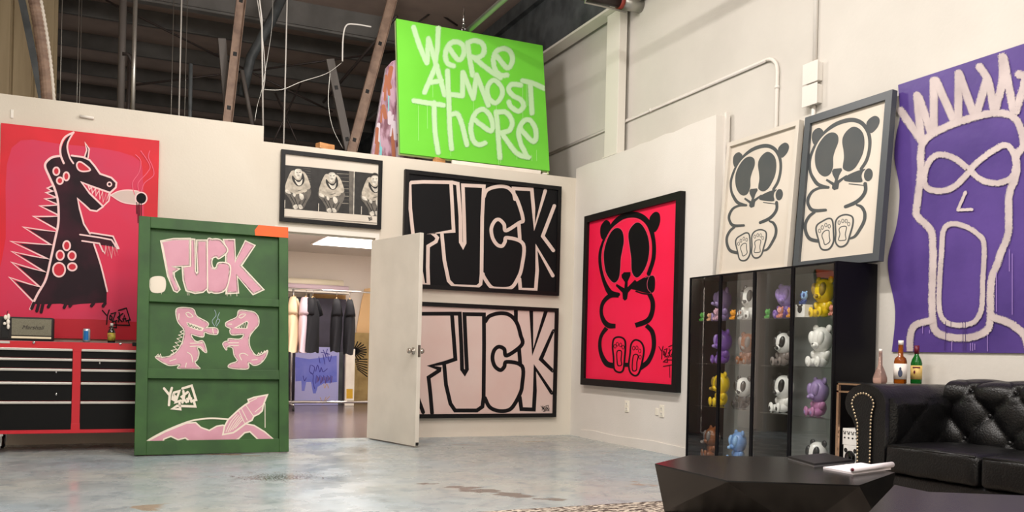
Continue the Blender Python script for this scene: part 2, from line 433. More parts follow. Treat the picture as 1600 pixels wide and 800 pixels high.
# ================================================================ PAINTINGS
mat('black_board', (15, 15, 17), .6, spec=.2); mat('frame_black', (12, 11, 12), .45, spec=.3); mat('pale_pink', (212, 194, 184), .65, c2=(204, 184, 174), ns=3)
mat('blush', (206, 186, 178), .7, c2=(202, 176, 168), ns=1.5); mat('ink_black', (12, 11, 14), .6, spec=.2)
mat('red_paint', (214, 8, 36), .5, c2=(196, 4, 30), ns=2); mat('crimson', (208, 36, 74), .55, c2=(200, 48, 84), ns=1.6)
mat('maroon', (36, 20, 28), .6, spec=.25, c2=(76, 28, 44), ns=2.6, lo=.45, hi=.8); mat('pinkish_white', (240, 200, 200), .6)
mat('deep_red', (178, 6, 34), .5); mat('spot_red', (196, 24, 48), .5); mat('smoke_pink', (228, 96, 124), .6)
mat('neon_red', (250, 24, 78), .55, c2=(244, 18, 70), ns=2); mat('charcoal_paint', (70, 74, 76), .55, c2=(78, 80, 80), ns=3)
mat('paper', (212, 203, 190), .7, c2=(206, 196, 182), ns=2); mat('frame_grey', (74, 78, 82), .4); mat('frame_white', (208, 200, 188), .5)
mat('green_paint', (44, 84, 32), .55, c2=(34, 70, 26), ns=5); mat('green_dark', (36, 72, 28), .6, c2=(30, 62, 24), ns=4)
mat('rose', (200, 146, 162), .6, c2=(192, 136, 152), ns=5); mat('cream_paint', (218, 208, 192), .6); mat('orange', (236, 92, 24), .6, c2=(222, 84, 28), ns=4)
mat('bare_wood', (150, 120, 84), .7); mat('smoke_grey', (150, 170, 178), .6)
mat('lime', (112, 204, 62), .32, c2=(104, 195, 54), ns=1.2); mat('lime_edge', (214, 232, 170), .6)
spray('spray_white', (182, 216, 168), edge=.9, op=.9); mat('drip_white', (170, 226, 140), .6)
mat('purple', (90, 66, 140), .42, c2=(66, 46, 114), ns=2.0, lo=.3, hi=.75, bump=1.0, bs=3); spray('spray_cream', (200, 186, 184), (178, 164, 164), edge=.75, op=.9)
mat('drip_purple', (160, 130, 196), .6); mat('drip_dark', (60, 34, 96), .6)
mat('glass_pane', (255, 255, 255), .03, alpha=.06)

# ---- black lettering canvas, and the white one under it
FA = [[(120, 700), (95, 560), (58, 400), (42, 250), (38, 105), (48, 96), (120, 92), (290, 95), (325, 103), (340, 300), (342, 450), (356, 476), (366, 455), (362, 300), (355, 112), (480, 118), (470, 300), (466, 640), (460, 700), (440, 717), (300, 712), (270, 680), (245, 560), (230, 400)],
      [(285, 108), (300, 385), (150, 402), (185, 405), (203, 425), (195, 447), (148, 475), (146, 600), (150, 705), (120, 705)],
      [(480, 180), (500, 140), (560, 120), (620, 125), (660, 165), (690, 230), (713, 318), (690, 335), (612, 382), (600, 345), (572, 317), (545, 325), (524, 370), (532, 425), (558, 465), (588, 474), (605, 450), (618, 424), (714, 462), (705, 600), (680, 670), (640, 722), (560, 727), (520, 715), (480, 658), (474, 640)],
      [(665, 195), (656, 150), (656, 131), (765, 137), (775, 250), (781, 365), (845, 145)], [(688, 345), (694, 440)], [(692, 670), (697, 733), (788, 735), (797, 620), (793, 480), (890, 650)], [(899, 235), (830, 415), (893, 500)]]
def lettering_canvas(x0, x1, z0, z1, nm, base, ink, lab, crop, strokes, wd, fmat, sig=False):
    M = rootM((x0, D-.012, z0)); W_, H_ = x1-x0, z1-z0
    r = empty(nm, None, M=M, label=lab, cat='painting')
    frame_mb(0, W_, 0, H_, .045, -.045, .01).build('frame', fmat, r)
    a = Art(M, -.028); base_slab(a, .03, W_-.03, .03, H_-.03, .03)
    a.use(*crop); a.clipx = (.045, W_-.045)
    for n_, l in enumerate(strokes): a.stroke(l, wd, 1, smooth=(n_ == 2), up=False, cap=True); a.k += .4
    if sig: a.use(0, 0, 1); signature(a, 845, 633, 858, 643, .9, 1)
    a.done('canvas', [base, ink], r)
lettering_canvas(2.86, 4.765, 1.635, 2.915, 'lettering_painting', 'black_board', 'pale_pink',
    'black canvas with pale outlined block letters FUCK, hung above the white version', (630, 260, 3.808), FA, 21, 'frame_black')
FB = [[(-60, 690), (-90, 500), (-118, 300), (-120, 103), (200, 103), (260, 103), (270, 300), (275, 460), (292, 484), (306, 460), (298, 300), (290, 106), (415, 108), (416, 300), (413, 640), (405, 700), (370, 724), (230, 724), (200, 680), (172, 560), (160, 428)],
      [(210, 106), (232, 395), (165, 418), (72, 438), (130, 455), (128, 468), (60, 512), (72, 620), (82, 740)],
      [(425, 152), (452, 118), (520, 100), (580, 112), (625, 160), (650, 240), (658, 303), (562, 372), (545, 330), (510, 315), (480, 340), (470, 390), (485, 440), (520, 465), (545, 445), (562, 412), (660, 440), (660, 560), (645, 620), (600, 700), (560, 725), (500, 725), (450, 700), (422, 645)],
      [(620, 70), (620, 150)], [(640, 325), (648, 432)], [(718, 80), (728, 350), (815, 80)], [(645, 640), (655, 715), (735, 718), (742, 600), (742, 450), (850, 610)], [(862, 215), (780, 395), (856, 468)], [(-40, 560), (-10, 640), (25, 735)]]
lettering_canvas(2.86, 4.765, .215, 1.49, 'lettering_painting', 'blush', 'ink_black',
    'blush white canvas with thick black outlined letters FUCK, the lower of the two lettering canvases', (655, 465, 4.105), FB, 25, 'frame_black', True)

# ---- red creature painting behind the tool chest
M = rootM((-.95, D-.012, .99)); r = empty('creature_painting', None, M=M, label='large red canvas of a dark horned creature smoking a cigar, behind the tool chest', cat='painting')
a = Art(M, -.028); base_slab(a, 0, 1.335, 0, 1.935, .035)
a.use(0, 0, 'local')
a.fill([(.07, .14), (.06, .9), (.09, 1.72), (.5, 1.80), (1.1, 1.76), (1.20, 1.5), (1.22, .8), (1.26, .15)], 1)
a.fill([(0, 0), (1.335, 0), (1.335, .17), (.8, .185), (0, .17)], 2, smooth=False)
r1 = lambda pts: [(x/5.0, 190+y/5.0)+tuple(k) for x, y, *k in pts]
r2 = lambda pts: [(x/4.444, 340+y/4.444)+tuple(k) for x, y, *k in pts]
a.use(0, 0, 1)
body = r1([(470, 268), (400, 283), (355, 340), (385, 430), (425, 520), (452, 620), (458, 740)])+r2([(400, 60), (385, 140), (350, 300), (318, 430), (262, 530), (228, 600), (310, 602), (420, 598), (480, 610), (560, 600), (740, 590), (742, 500), (700, 350), (660, 200), (625, 110), (590, 40)])+r1([(640, 740), (620, 680), (607, 603), (660, 648), (705, 690), (755, 697), (803, 665), (700, 560), (640, 476), (700, 500), (860, 552), (900, 512), (905, 478), (870, 440), (780, 410), (740, 350), (700, 302), (650, 280), (560, 268)])
for t in [r1(q) for q in ([(405, 505), (372, 520), (425, 552)], [(415, 545), (360, 555), (435, 590)], [(432, 598), (350, 603), (448, 645)], [(448, 655), (310, 658), (452, 728)], [(450, 742), (260, 740), (440, 840)])]+[r2(q) for q in ([(380, 100), (160, 65), (355, 190)], [(360, 192), (75, 165), (340, 290)], [(340, 292), (80, 235), (315, 380)], [(315, 382), (80, 310), (280, 485)], [(280, 487), (65, 415), (232, 585)])]:
    b0, tip, b1 = t; cx_ = (b0[0]+b1[0])/2, (b0[1]+b1[1])/2
    inn = (tip[0]+(cx_[0]-tip[0])*.2, tip[1]+(cx_[1]-tip[1])*.2)
    a.fill([(b0[0]+2, b0[1]), inn, (b1[0]+2, b1[1])], 3, smooth=False, up=False)
    a.stroke([b0, tip, b1], 2.6, 4, smooth=False, up=False); a.k += .1
a.fill(body, 3, smooth=False)
a.fill(r2([(560, 125), (640, 112), (785, 135), (815, 180), (820, 215), (770, 200), (700, 190), (640, 178), (570, 165)]), 3, smooth=False)
a.stroke(r1([(470, 268), (400, 283), (352, 340), (385, 430), (425, 520), (452, 620), (458, 740)])+r2([(402, 60), (385, 140), (350, 300), (318, 430), (262, 530), (210, 635)]), 3.6, 4)
a.stroke(r1([(560, 265), (650, 278), (700, 300), (742, 350), (782, 408), (870, 438), (910, 478), (905, 515), (860, 556), (700, 500), (636, 473), (700, 560), (805, 662)]), 2.8, 4, smooth=False)
a.stroke(r1([(636, 473), (700, 560), (806, 662), (850, 620), (862, 556)]), 2, 4, smooth=False)
a.stroke(r1([(806, 664), (756, 700), (705, 692), (660, 650), (607, 603), (622, 680), (655, 800)])+r2([(625, 112)]), 2.6, 4, smooth=False)
a.stroke(r1([(690, 505), (700, 530), (715, 510), (722, 560), (748, 520), (750, 580), (775, 535), (780, 605), (802, 545), (805, 630), (828, 560), (825, 640), (850, 565)]), 1.8, 4, smooth=False)
a.fill(r1([(500, 320), (478, 250), (490, 180), (520, 130), (560, 98), (532, 160), (522, 220), (542, 280), (570, 325)]), 3)
a.stroke(r1([(498, 325), (474, 260), (474, 190), (508, 122), (575, 85)]), 3.2, 4); a.stroke(r1([(575, 85), (537, 150), (526, 205), (545, 280), (573, 326)]), 2.6, 4)
a.fill(r1([(668, 275), (682, 225), (672, 180), (694, 212), (690, 275)]), 3); a.stroke(r1([(660, 278), (678, 222), (665, 165), (697, 215), (688, 282)]), 2.2, 4, smooth=False)
e_ = r1([(600, 335), (622, 314), (662, 335), (705, 378), (650, 390), (612, 374)]); a.fill(e_, 5); a.stroke(e_, 2.4, 4, closed=True)
for cx, cy, rx, ry, f in [(440, 388, 24, 30, r1), (518, 428, 22, 32, r1), (468, 462, 24, 26, r1), (463, 195, 24, 32, r2), (418, 262, 26, 32, r2), (500, 265, 26, 30, r2), (410, 362, 42, 48, r2), (502, 342, 30, 26, r2)]:
    o_ = f(oval(cx, cy, rx, ry)); a.fill(o_, 5); a.stroke(o_, 2.6, 4, closed=True)
a.stroke(r1(oval(855, 490, 16, 16)), 2, 4, closed=True)
a.fill(r1([(862, 576), (920, 548), (1000, 538), (1080, 545), (1120, 560), (1140, 600), (1110, 645), (1040, 645), (950, 625), (890, 592)]), 6)
a.stroke(r1([(866, 574), (925, 545), (1000, 535), (1085, 545)]), 1.6, 4); a.stroke(r1([(866, 576), (950, 628), (1040, 646), (1090, 646)]), 1.6, 4)
a.fill(r1(oval(1103, 600, 42, 44)), 7); a.stroke(r1(oval(1103, 600, 44, 46)), 2, 4, closed=True)
for x, y0, y1 in ((1068, 630, 720), (1078, 640, 790), (1088, 640, 760), (1102, 640, 735)): a.stroke(r1([(x, y0), (x+1, y1)]), 1.2, 7, smooth=False)
for l in ([(1050, 570), (1035, 480), (1085, 400), (1100, 310), (1060, 260)], [(1085, 545), (1080, 480), (1150, 400), (1170, 340), (1100, 230)], [(1105, 545), (1130, 480), (1200, 420), (1190, 350), (1160, 280), (1170, 230)]): a.stroke(r1(l), 1.2, 8)
for l in ([(555, 118), (700, 140), (775, 155), (815, 215)], [(632, 106), (785, 130), (825, 215)], [(570, 162), (690, 180), (715, 235)]): a.stroke(r2(l), 2.4, 4, smooth=False)
a.stroke(r2([(705, 215), (728, 250), (735, 195), (750, 268), (755, 200), (775, 282), (782, 200), (800, 268), (792, 190), (820, 262), (800, 170)]), 1.6, 4, smooth=False)
a.stroke(r2([(652, 185), (700, 330), (745, 512)]), 2.6, 4)
for x, l in ((235, 30), (270, 48), (300, 55), (350, 20), (460, 24), (500, 15), (650, 12), (730, 14)): a.stroke(r2([(x, 595), (x-14, 600+l)]), 5, 3, smooth=False)
signature(a, 160, 481, 203, 512, 1.9, 7)
a.done('canvas', ['red_paint', 'crimson', 'deep_red', 'maroon', 'pinkish_white', 'spot_red', 'blush', 'ink_black', 'smoke_pink'], r)

# ---- framed triple photo print above the door
M = rootM((1.545, D-.012, 2.245)); r = empty('photo_print', None, M=M, label='black-framed monochrome print of a squatting person repeated three times, over the doorway', cat='framed print')
frame_mb(0, 1.065, 0, .735, .042, -.03, .01).build('frame', 'frame_black', r)
for n_, c_ in (('ph_dark', (40, 38, 36)), ('ph_mid', (104, 98, 90)), ('ph_light', (190, 180, 164)), ('ph_bright', (222, 214, 200))): mat(n_, c_, .6, c2=tuple(int(v*.8) for v in c_), ns=22)
a = Art(M, -.012); base_slab(a, .03, 1.035, .03, .705, .015); a.use(435, 230, 5.927); a.clipx = (.045, 1.02)
a.fill([(60, 165), (300, 185), (918, 247), (910, 638), (52, 568)], 1, smooth=False)
a.fill([(655, 222), (705, 226), (700, 620), (655, 615)], 2, smooth=False)
a.stroke([(702, 226), (697, 622)], 6, 4, smooth=False)
for k in range(9): a.stroke([(540+k % 3*8, 245+k*34), (650, 250+k*34)], 3, 2 if k % 2 else 3, smooth=False, up=False)
for k in range(8): a.stroke([(228+k % 2*20, 195+k*22), (298, 202+k*22)], 3, 2, smooth=False, up=False)
a.k += 1
for dx, dy in ((0, 0), (312, 33), (708, 62)):
    sh = lambda pts: [(x+dx, y+dy) for x, y in pts]
    a.fill(sh([(66, 372), (58, 420), (85, 455), (125, 520), (135, 570), (225, 572), (262, 510), (298, 440), (292, 385), (180, 380)]), 2)
    a.fill(sh([(135, 215), (105, 245), (78, 310), (62, 365), (78, 400), (150, 408), (200, 396), (270, 392), (298, 372), (282, 310), (258, 255), (222, 222)]), 3)
    a.fill(sh([(130, 262), (128, 300), (160, 350), (200, 362), (236, 330), (240, 280), (222, 240), (205, 300), (165, 300)]), 1)
    a.fill(sh([(150, 300), (175, 320), (200, 320), (222, 296), (212, 345), (180, 352)]), 4)
    a.fill(sh([(152, 200), (158, 262), (182, 294), (206, 270), (218, 235), (214, 200), (185, 190)]), 4)
    a.fill(sh([(146, 222), (150, 192), (178, 176), (212, 188), (220, 226), (208, 206), (182, 200), (158, 206)]), 1)
    a.stroke(sh([(165, 232), (178, 234)]), 5, 1, smooth=False); a.stroke(sh([(192, 234), (206, 232)]), 5, 1, smooth=False); a.stroke(sh([(176, 262), (192, 262)]), 4, 1, smooth=False)
    a.stroke(sh([(92, 400), (170, 425), (250, 400)]), 30, 3); a.stroke(sh([(100, 412), (160, 440), (235, 420)]), 5, 1)
    a.fill(sh([(195, 430), (225, 436), (236, 470), (215, 490), (195, 465)]), 4); a.fill(sh([(140, 420), (160, 440), (150, 460), (132, 440)]), 4)
    a.fill(sh([(66, 392), (95, 400), (115, 430), (90, 430), (66, 415)]), 4)
    for l in ([(110, 450), (160, 540)], [(150, 470), (175, 540)], [(250, 480), (215, 545)], [(200, 500), (190, 560)]): a.stroke(sh(l), 8, 1, smooth=False)
    a.fill(sh([(136, 545), (168, 530), (178, 565), (150, 575)]), 4); a.fill(sh([(184, 535), (210, 535), (226, 565), (196, 572)]), 4)
    a.stroke(sh([(60, 490), (58, 560)]), 6, 4, smooth=False)
a.fill([(50, 574), (910, 642), (908, 700), (50, 640)], 0, smooth=False)
signature(a, 828, 645, 865, 680, 4, 1)
a.done('print', ['paper', 'ph_dark', 'ph_mid', 'ph_light', 'ph_bright'], r)

# ---- lime green lettering board standing on top of the partition, leaning back
tl = math.atan2(.27, 1.55); M = rootM((2.82, 9.29, 3.10), 0, tl); Mg = M
r = empty('slogan_board', None, M=M, label='large lime green board sprayed WERE ALMOST THERE, propped on top of the partition', cat='painting')
a = Art(M, -.0); base_slab(a, 0, 1.82, 0, 1.575, .03); a.clipx = (.005, 1.815)
a.use(610, 20, 6.154)
for l in ([(222, 140), (285, 330), (350, 480)], [(352, 478), (366, 250)], [(366, 250), (425, 450)], [(430, 480), (452, 330), (460, 150)],
          [(560, 330), (650, 450), (705, 400), (700, 320), (640, 280), (570, 300), (530, 390), (545, 480), (605, 512)],
          [(742, 290), (760, 430), (790, 600)], [(742, 290), (810, 268), (885, 300), (900, 380), (850, 430), (780, 425)], [(790, 425), (920, 530), (1055, 625)],
          [(1025, 420), (1122, 530), (1170, 470), (1160, 390), (1095, 345), (1020, 370), (990, 450), (1005, 545), (1060, 600), (1120, 600)],
          [(328, 765), (440, 500)], [(440, 500), (520, 790)], [(375, 672), (490, 655)], [(548, 560), (556, 780)], [(556, 785), (690, 800)],
          [(692, 790), (695, 575)], [(700, 580), (795, 825)], [(795, 825), (828, 600)], [(830, 605), (940, 890)],
          [(1270, 655), (1370, 680), (1480, 730)]): a.stroke(l, 70, 1, soft=True)
a.stroke([(1000, 652), (1062, 710), (1072, 790), (1015, 868), (950, 830), (928, 740), (955, 675)], 66, 1, closed=True, soft=True)
a.use(610, 130, 5.335)
for l in ([(1085, 18), (1010, 12), (985, 55), (1020, 105), (1085, 140), (1108, 195), (1065, 235), (1005, 200), (985, 160)], [(1165, 20), (1178, 250)],
          [(195, 148), (300, 165), (440, 185)], [(362, 165), (370, 400), (398, 580)], [(485, 115), (492, 350), (508, 550)], [(505, 262), (560, 262), (600, 370), (635, 515)],
          [(690, 300), (835, 400), (840, 300), (775, 222), (705, 255), (668, 365), (690, 480), (740, 515), (785, 500)],
          [(880, 240), (895, 420), (910, 625)], [(880, 248), (960, 245), (1012, 320), (990, 395), (915, 415)], [(930, 425), (1050, 585), (1150, 620)],
          [(1075, 378), (1190, 490), (1210, 400), (1165, 315), (1105, 320), (1068, 405), (1082, 500), (1130, 600)]): a.stroke(l, 60, 1, soft=True)
for x, y0, y1 in ((230, 190, 480), (305, 190, 380), (350, 10, 120), (500, 540, 610), (690, 130, 250), (880, 190, 330), (1100, 10, 420), (1130, 10, 200), (1140, 10, 190), (1050, 560, 640), (900, 620, 690), (915, 620, 670), (1175, 600, 650), (1215, 560, 650), (400, 580, 600)): a.stroke([(x, y0), (x+2, y1)], 3, 2, smooth=False, up=False)
a.done('board_face', ['lime', 'spray_white', 'drip_white'], r)
b = MB(); b.box(0, .02, .0301, .07, 0, 1.575); b.box(1.80, 1.82, .0301, .07, -.03, 1.575); b.box(.02, 1.80, .0301, .07, 1.555, 1.575); b.box(.02, 1.80, .0301, .07, 0, .02)
b.build('stretcher_edge', 'lime_edge', r)
# ---- panda canvases
def panda_black(a, q1, q2, ink, bg, kf=1.0):
    """the seated cigar panda of the two light canvases; q1/q2 place the upper and lower crops"""
    s = lambda l: [(x, y, w*kf) for x, y, w in l]
    q1()
    a.stroke(s([(650, 578, 30), (700, 500, 32), (728, 400, 32), (733, 300, 34), (715, 220, 36), (670, 150, 40), (610, 115, 42), (540, 108, 42), (450, 130, 40), (370, 170, 36), (290, 235, 26), (230, 310, 22), (185, 400, 26), (155, 500, 28), (160, 600, 28), (190, 670, 34), (240, 730, 36), (330, 755, 24)]), 0, ink)
    a.fill([(200, 345), (178, 300), (180, 240), (205, 200), (245, 183), (275, 200), (284, 225), (240, 290)], ink)
    a.fill([(700, 140), (730, 95), (780, 68), (820, 85), (828, 130), (800, 190), (745, 235), (715, 190)], ink)
    a.fill([(205, 480), (215, 400), (260, 310), (320, 245), (380, 227), (425, 255), (430, 320), (400, 400), (382, 470), (380, 560), (350, 630), (300, 652), (250, 625), (215, 560)], ink)
    a.fill([(480, 580), (475, 540), (485, 470), (480, 400), (468, 320), (480, 260), (520, 205), (575, 172), (630, 190), (670, 240), (683, 320), (670, 420), (630, 510), (585, 575), (530, 603)], ink)
    a.fill([(370, 600), (385, 578), (460, 570), (468, 590), (440, 640), (425, 690), (510, 635), (515, 652), (440, 715), (430, 770), (390, 783), (370, 765), (372, 735), (310, 690), (320, 672), (390, 712), (400, 680), (375, 630)], ink, smooth=False)
    a.fill([(485, 685), (510, 645), (600, 602), (690, 578), (665, 610), (655, 650), (662, 702), (600, 708), (520, 700)], ink)
    a.fill(oval(720, 635, 42, 62, rot=.15), ink); a.stroke([(535, 722), (690, 738)], 9, ink, smooth=False)
    q2()
    for l in ([(690, 45, 36), (692, 110, 34), (660, 170, 34), (600, 222, 36), (500, 265, 32)], [(610, 248, 20), (655, 268, 30), (685, 325, 32), (680, 400, 32), (640, 480, 30), (590, 550, 26), (535, 572, 18)],
              [(335, 78, 26), (250, 85, 24), (180, 120, 26), (140, 190, 30), (145, 250, 30), (190, 300, 34), (310, 297, 26)], [(200, 318, 26), (150, 360, 28), (115, 430, 30), (120, 510, 32), (160, 575, 34), (250, 597, 34)]):
        a.stroke(s(l), 0, ink)
    feet(a, [[(340, 378), (280, 405), (230, 440), (218, 490), (240, 580), (262, 660), (300, 680), (350, 665), (385, 600), (385, 500), (375, 400)], [(480, 345), (430, 370), (405, 420), (408, 520), (405, 600), (435, 645), (480, 645), (520, 610), (545, 530), (570, 440), (570, 370), (530, 345)]],
         [[(275, 540), (300, 500), (340, 495), (345, 550), (350, 600), (305, 630), (290, 590)], [(440, 480), (470, 455), (510, 460), (500, 530), (505, 580), (470, 590), (435, 585), (447, 530)]],
         [(252, 498), (278, 465), (313, 442), (345, 453), (440, 418), (475, 402), (508, 403), (533, 432)], ink, bg, 16, 9, (11, 18), 6)
def feet(a, outl, pads, toes, ink, bg, w1, w2, tr, w3):
    for o_ in outl: a.fill(o_, bg); a.stroke(o_, w1, ink, closed=True)
    for p_ in pads: a.stroke(p_, w2, ink, closed=True, up=False)
    for c_ in toes: a.stroke(oval(c_[0], c_[1], tr[0], tr[1], 10), w3, ink, closed=True, up=False)
    a.k += 1
# red one on the furring wall
M = rootM((R-.012, 8.93, .61), -PI/2); r = empty('panda_painting', None, M=M, label='neon red canvas of a cigar-smoking panda, thick black frame, on the short wall', cat='painting')
frame_mb(0, 1.885, 0, 1.93, .075, -.05, .01).build('frame', 'frame_black', r)
a = Art(M, -.02); base_slab(a, .06, 1.825, .06, 1.87, .02)
q1 = lambda: a.use(910, 320, 5.712); q2 = lambda: a.use(910, 450, 5.0)
q1()
for l in ([(592, 615, 36), (630, 500, 36), (640, 400, 36), (632, 300, 36), (600, 185, 46), (540, 115, 52), (460, 88, 54), (370, 102, 50), (300, 148, 44), (240, 220, 24), (190, 320, 22), (160, 420, 26), (158, 520, 28), (175, 620, 28), (205, 710, 36), (250, 785, 50), (320, 800, 34)],): a.stroke(l, 0, 1)
a.fill([(180, 310), (160, 260), (165, 190), (205, 138), (240, 150), (250, 190), (220, 270)], 1); a.fill([(598, 135), (625, 80), (660, 62), (690, 85), (695, 150), (670, 220), (635, 240)], 1)
for o_ in ([(190, 480), (195, 400), (225, 300), (270, 225), (320, 205), (360, 240), (372, 320), (360, 400), (345, 480), (340, 570), (325, 660), (285, 697), (240, 660), (205, 590)],
           [(410, 280), (425, 215), (480, 158), (530, 175), (580, 260), (600, 370), (590, 480), (560, 570), (510, 640), (470, 645), (440, 590), (435, 480), (425, 400)]):
    a.fill(o_, 1); a.stroke(o_, 3, 2, closed=True)
a.stroke([(560, 600), (600, 500), (612, 390), (600, 280), (560, 180), (480, 125), (400, 130), (300, 180), (240, 250), (195, 340), (172, 450), (180, 560), (210, 660), (260, 740)], 3, 2)
a.fill([(350, 625), (372, 602), (430, 600), (430, 630), (405, 685), (405, 735), (470, 668), (490, 690), (430, 760), (408, 785), (400, 840), (380, 856), (362, 840), (358, 785), (300, 725), (305, 705), (375, 745), (380, 690), (352, 650)], 1, smooth=False)
a.fill([(430, 745), (480, 690), (590, 632), (640, 640), (650, 700), (640, 770), (600, 790), (540, 780), (480, 762)], 1)
a.stroke([(480, 770), (560, 790), (620, 795), (655, 760)], 3, 2); a.stroke([(600, 635), (580, 690), (585, 750), (615, 785)], 3, 2); a.stroke([(560, 650), (640, 630), (660, 690)], 3, 2)
q2()
a.stroke([(420, 25), (470, 42), (530, 50)], 12, 1)
for l in ([(525, 48, 36), (550, 110, 36), (545, 190, 36), (510, 255, 40), (415, 292, 38)], [(500, 292, 34), (545, 340, 36), (560, 420, 34), (550, 500, 32), (510, 580, 36), (450, 622, 44)],
          [(285, 60, 30), (220, 60, 36), (165, 110, 30), (148, 180, 26), (165, 250, 34), (205, 292, 42), (260, 297, 34)], [(190, 312, 34), (150, 370, 26), (137, 440, 26), (150, 520, 32), (190, 590, 42), (245, 608, 44)], [(330, 600, 32), (370, 600, 32)]):
    a.stroke(l, 0, 1, cap=False)
feet(a, [[(285, 383), (247, 400), (238, 460), (245, 540), (250, 630), (285, 658), (320, 640), (332, 540), (338, 440), (325, 398)], [(415, 406), (383, 440), (374, 520), (364, 600), (377, 660), (415, 685), (445, 660), (470, 570), (482, 480), (460, 424)]],
     [[(272, 500), (290, 488), (308, 500), (304, 560), (308, 600), (280, 605), (272, 560)], [(400, 532), (420, 518), (438, 532), (428, 580), (424, 640), (396, 645), (392, 600)]],
     [(257, 455), (275, 440), (300, 445), (320, 462), (403, 470), (428, 468), (450, 492), (453, 540)], 1, 0, 14, 9, (9, 15), 5)
signature(a, 600, 440, 732, 580, 6, 1); a.stroke([(635, 612), (728, 595)], 6, 1, smooth=False); a.stroke([(682, 605), (686, 700)], 4, 1, smooth=False)
a.done('canvas', ['neon_red', 'ink_black', 'smoke_pink'], r)
# the two light ones on top of the cabinet
TLP = math.asin(.095/1.237)
MB_ = rootM((4.99, 5.54, 1.6695), -PI/2, TLP); MW_ = rootM((4.99, 6.53, 1.6695), -PI/2, TLP)
FH = 1.237
def panda_framed(M, fm, fw, FW, lab):
    r = empty('panda_painting', None, M=M, label=lab, cat='painting')
    frame_mb(0, FW, 0, FH, fw, -.03, .02).build('frame', fm, r)
    a = Art(MB_, -.005)
    panda_black(a, lambda: a.use(1240, 170, 6.156), lambda: a.use(1240, 280, 6.156), 1, 0)
    for v in a.mb.bm.verts: v.co.x *= FW/.875
    base_slab(a, fw*.6, FW-fw*.6, fw*.6, FH-fw*.6, .015)
    a.done('canvas', ['paper', 'charcoal_paint'], r)
panda_framed(MB_, 'frame_grey', .06, .875, 'cream cigar-panda canvas in a dark grey frame, the right one leaning on the glass cabinet')
panda_framed(MW_, 'frame_white', .04, .925, 'cream cigar-panda canvas in a white frame, the left one leaning on the glass cabinet')
# ---- purple face tarp on the outer wall
M = rootM((RO-.012, 4.683, 1.026), -PI/2); r = empty('face_canvas', None, M=M, label='unframed purple canvas sprayed with a pale spiky-haired screaming face, over the sofa', cat='painting')
a = Art(M, 0)
a.use(0, 0, 'local')
a.k = 0
edge = [(0, 0), (.02, .3), (-.04, .55), (-.05, .72), (.02, .95), (.035, 1.2), (-.02, 1.45), (-.01, 1.62), (.02, 1.75), (.0, 1.99)]
L_ = smooth_pts(edge, False, 5); Wp = 1.95
cols = 24; vs = []
for (lx, lz) in L_:
    for c in range(cols+1):
        x = lx+(Wp-lx)*c/cols
        if x < .35: x2 = x
        else: x2 = x
        top = lz/1.99*1.925
        vs.append((x2, .003*math.sin(lz*5+c*.5)*math.exp(-x*4)+.0006, top))
vv = [a.mb.bm.verts.new(p) for p in vs]; a.cov += [1.0]*len(vv)
vb = [a.mb.bm.verts.new((p[0], p[1]+.004, p[2])) for p in vs]; a.cov += [1.0]*len(vb)
for i in range(len(L_)-1):
    for c in range(cols):
        q = i*(cols+1)+c; f = (q, q+1, q+cols+2, q+cols+1)
        for V_, ff in ((vv, f), (vb, f[::-1])):
            g = a.mb.bm.faces.new([V_[k] for k in ff]); g.material_index = 0; g.smooth = True
a.ys = -.003; a.k = 1; a.clipz = (.004, 1.915)
p1 = lambda pts: [(1380+x/4.445, 70+y/4.445)+tuple(k) for x, y, *k in pts]
p2 = lambda pts: [(1380+x/4.705, 230+y/4.705)+tuple(k) for x, y, *k in pts]
p3 = lambda pts: [(1380+x/4.445, 390+y/4.445)+tuple(k) for x, y, *k in pts]
a.use(0, 0, 1)
hair = [[(122, 458), (262, 660)], [(236, 352), (262, 640)], [(250, 370), (330, 600)], [(352, 250), (352, 600)], [(368, 250), (490, 520)], [(525, 200), (522, 510)], [(530, 205), (628, 480)], [(672, 155), (730, 250), (770, 450)], [(715, 260), (650, 480)], [(828, 80), (830, 250), (785, 440)], [(840, 90), (905, 460)], [(945, 205), (985, 250), (925, 460)]]
for h in hair: a.stroke(p1(h), 16.5, 1, soft=True)
headl = p1([(262, 790), (275, 690), (335, 625), (450, 565), (600, 512), (750, 476), (850, 478), (925, 520), (962, 600), (975, 700)])+p2([(985, 60), (985, 160), (970, 240), (935, 320), (925, 420), (925, 600), (905, 690), (870, 770)])+p3([(795, 100), (762, 180), (747, 300), (747, 480), (722, 560), (640, 603), (540, 613), (440, 603), (370, 568), (347, 500), (342, 300), (350, 60)])+p2([(368, 760), (362, 640), (330, 580), (250, 500), (255, 400), (270, 280), (280, 150)])
a.stroke(headl, 15, 1, closed=True, soft=True)
a.stroke(p2([(655, 185), (540, 90), (440, 55), (360, 80), (310, 180), (312, 280), (360, 315), (450, 320), (540, 280), (650, 165)]), 12.5, 1, soft=True)
a.stroke(p2([(630, 175), (720, 90), (820, 20), (900, -15), (955, 30), (975, 130), (950, 220), (860, 262), (760, 255), (690, 215), (630, 160)]), 12.5, 1, soft=True)
a.stroke(p2([(608, 332), (552, 460)]), 6.5, 1, soft=True); a.stroke(p2([(552, 462), (655, 458)]), 6, 1, soft=True)
a.stroke(p2([(432, 790), (445, 620), (500, 565), (600, 580), (700, 640), (745, 720)])+p3([(695, 220), (688, 400), (655, 480), (600, 518), (500, 524), (425, 490), (392, 400), (396, 200)]), 10.5, 1, closed=True, soft=True)
a.stroke(p3([(188, 720), (192, 600), (225, 525), (340, 492)]), 14, 1, soft=True)
a.stroke(p3([(765, 470), (880, 510), (980, 590), (1020, 720)]), 15.5, 1, soft=True)
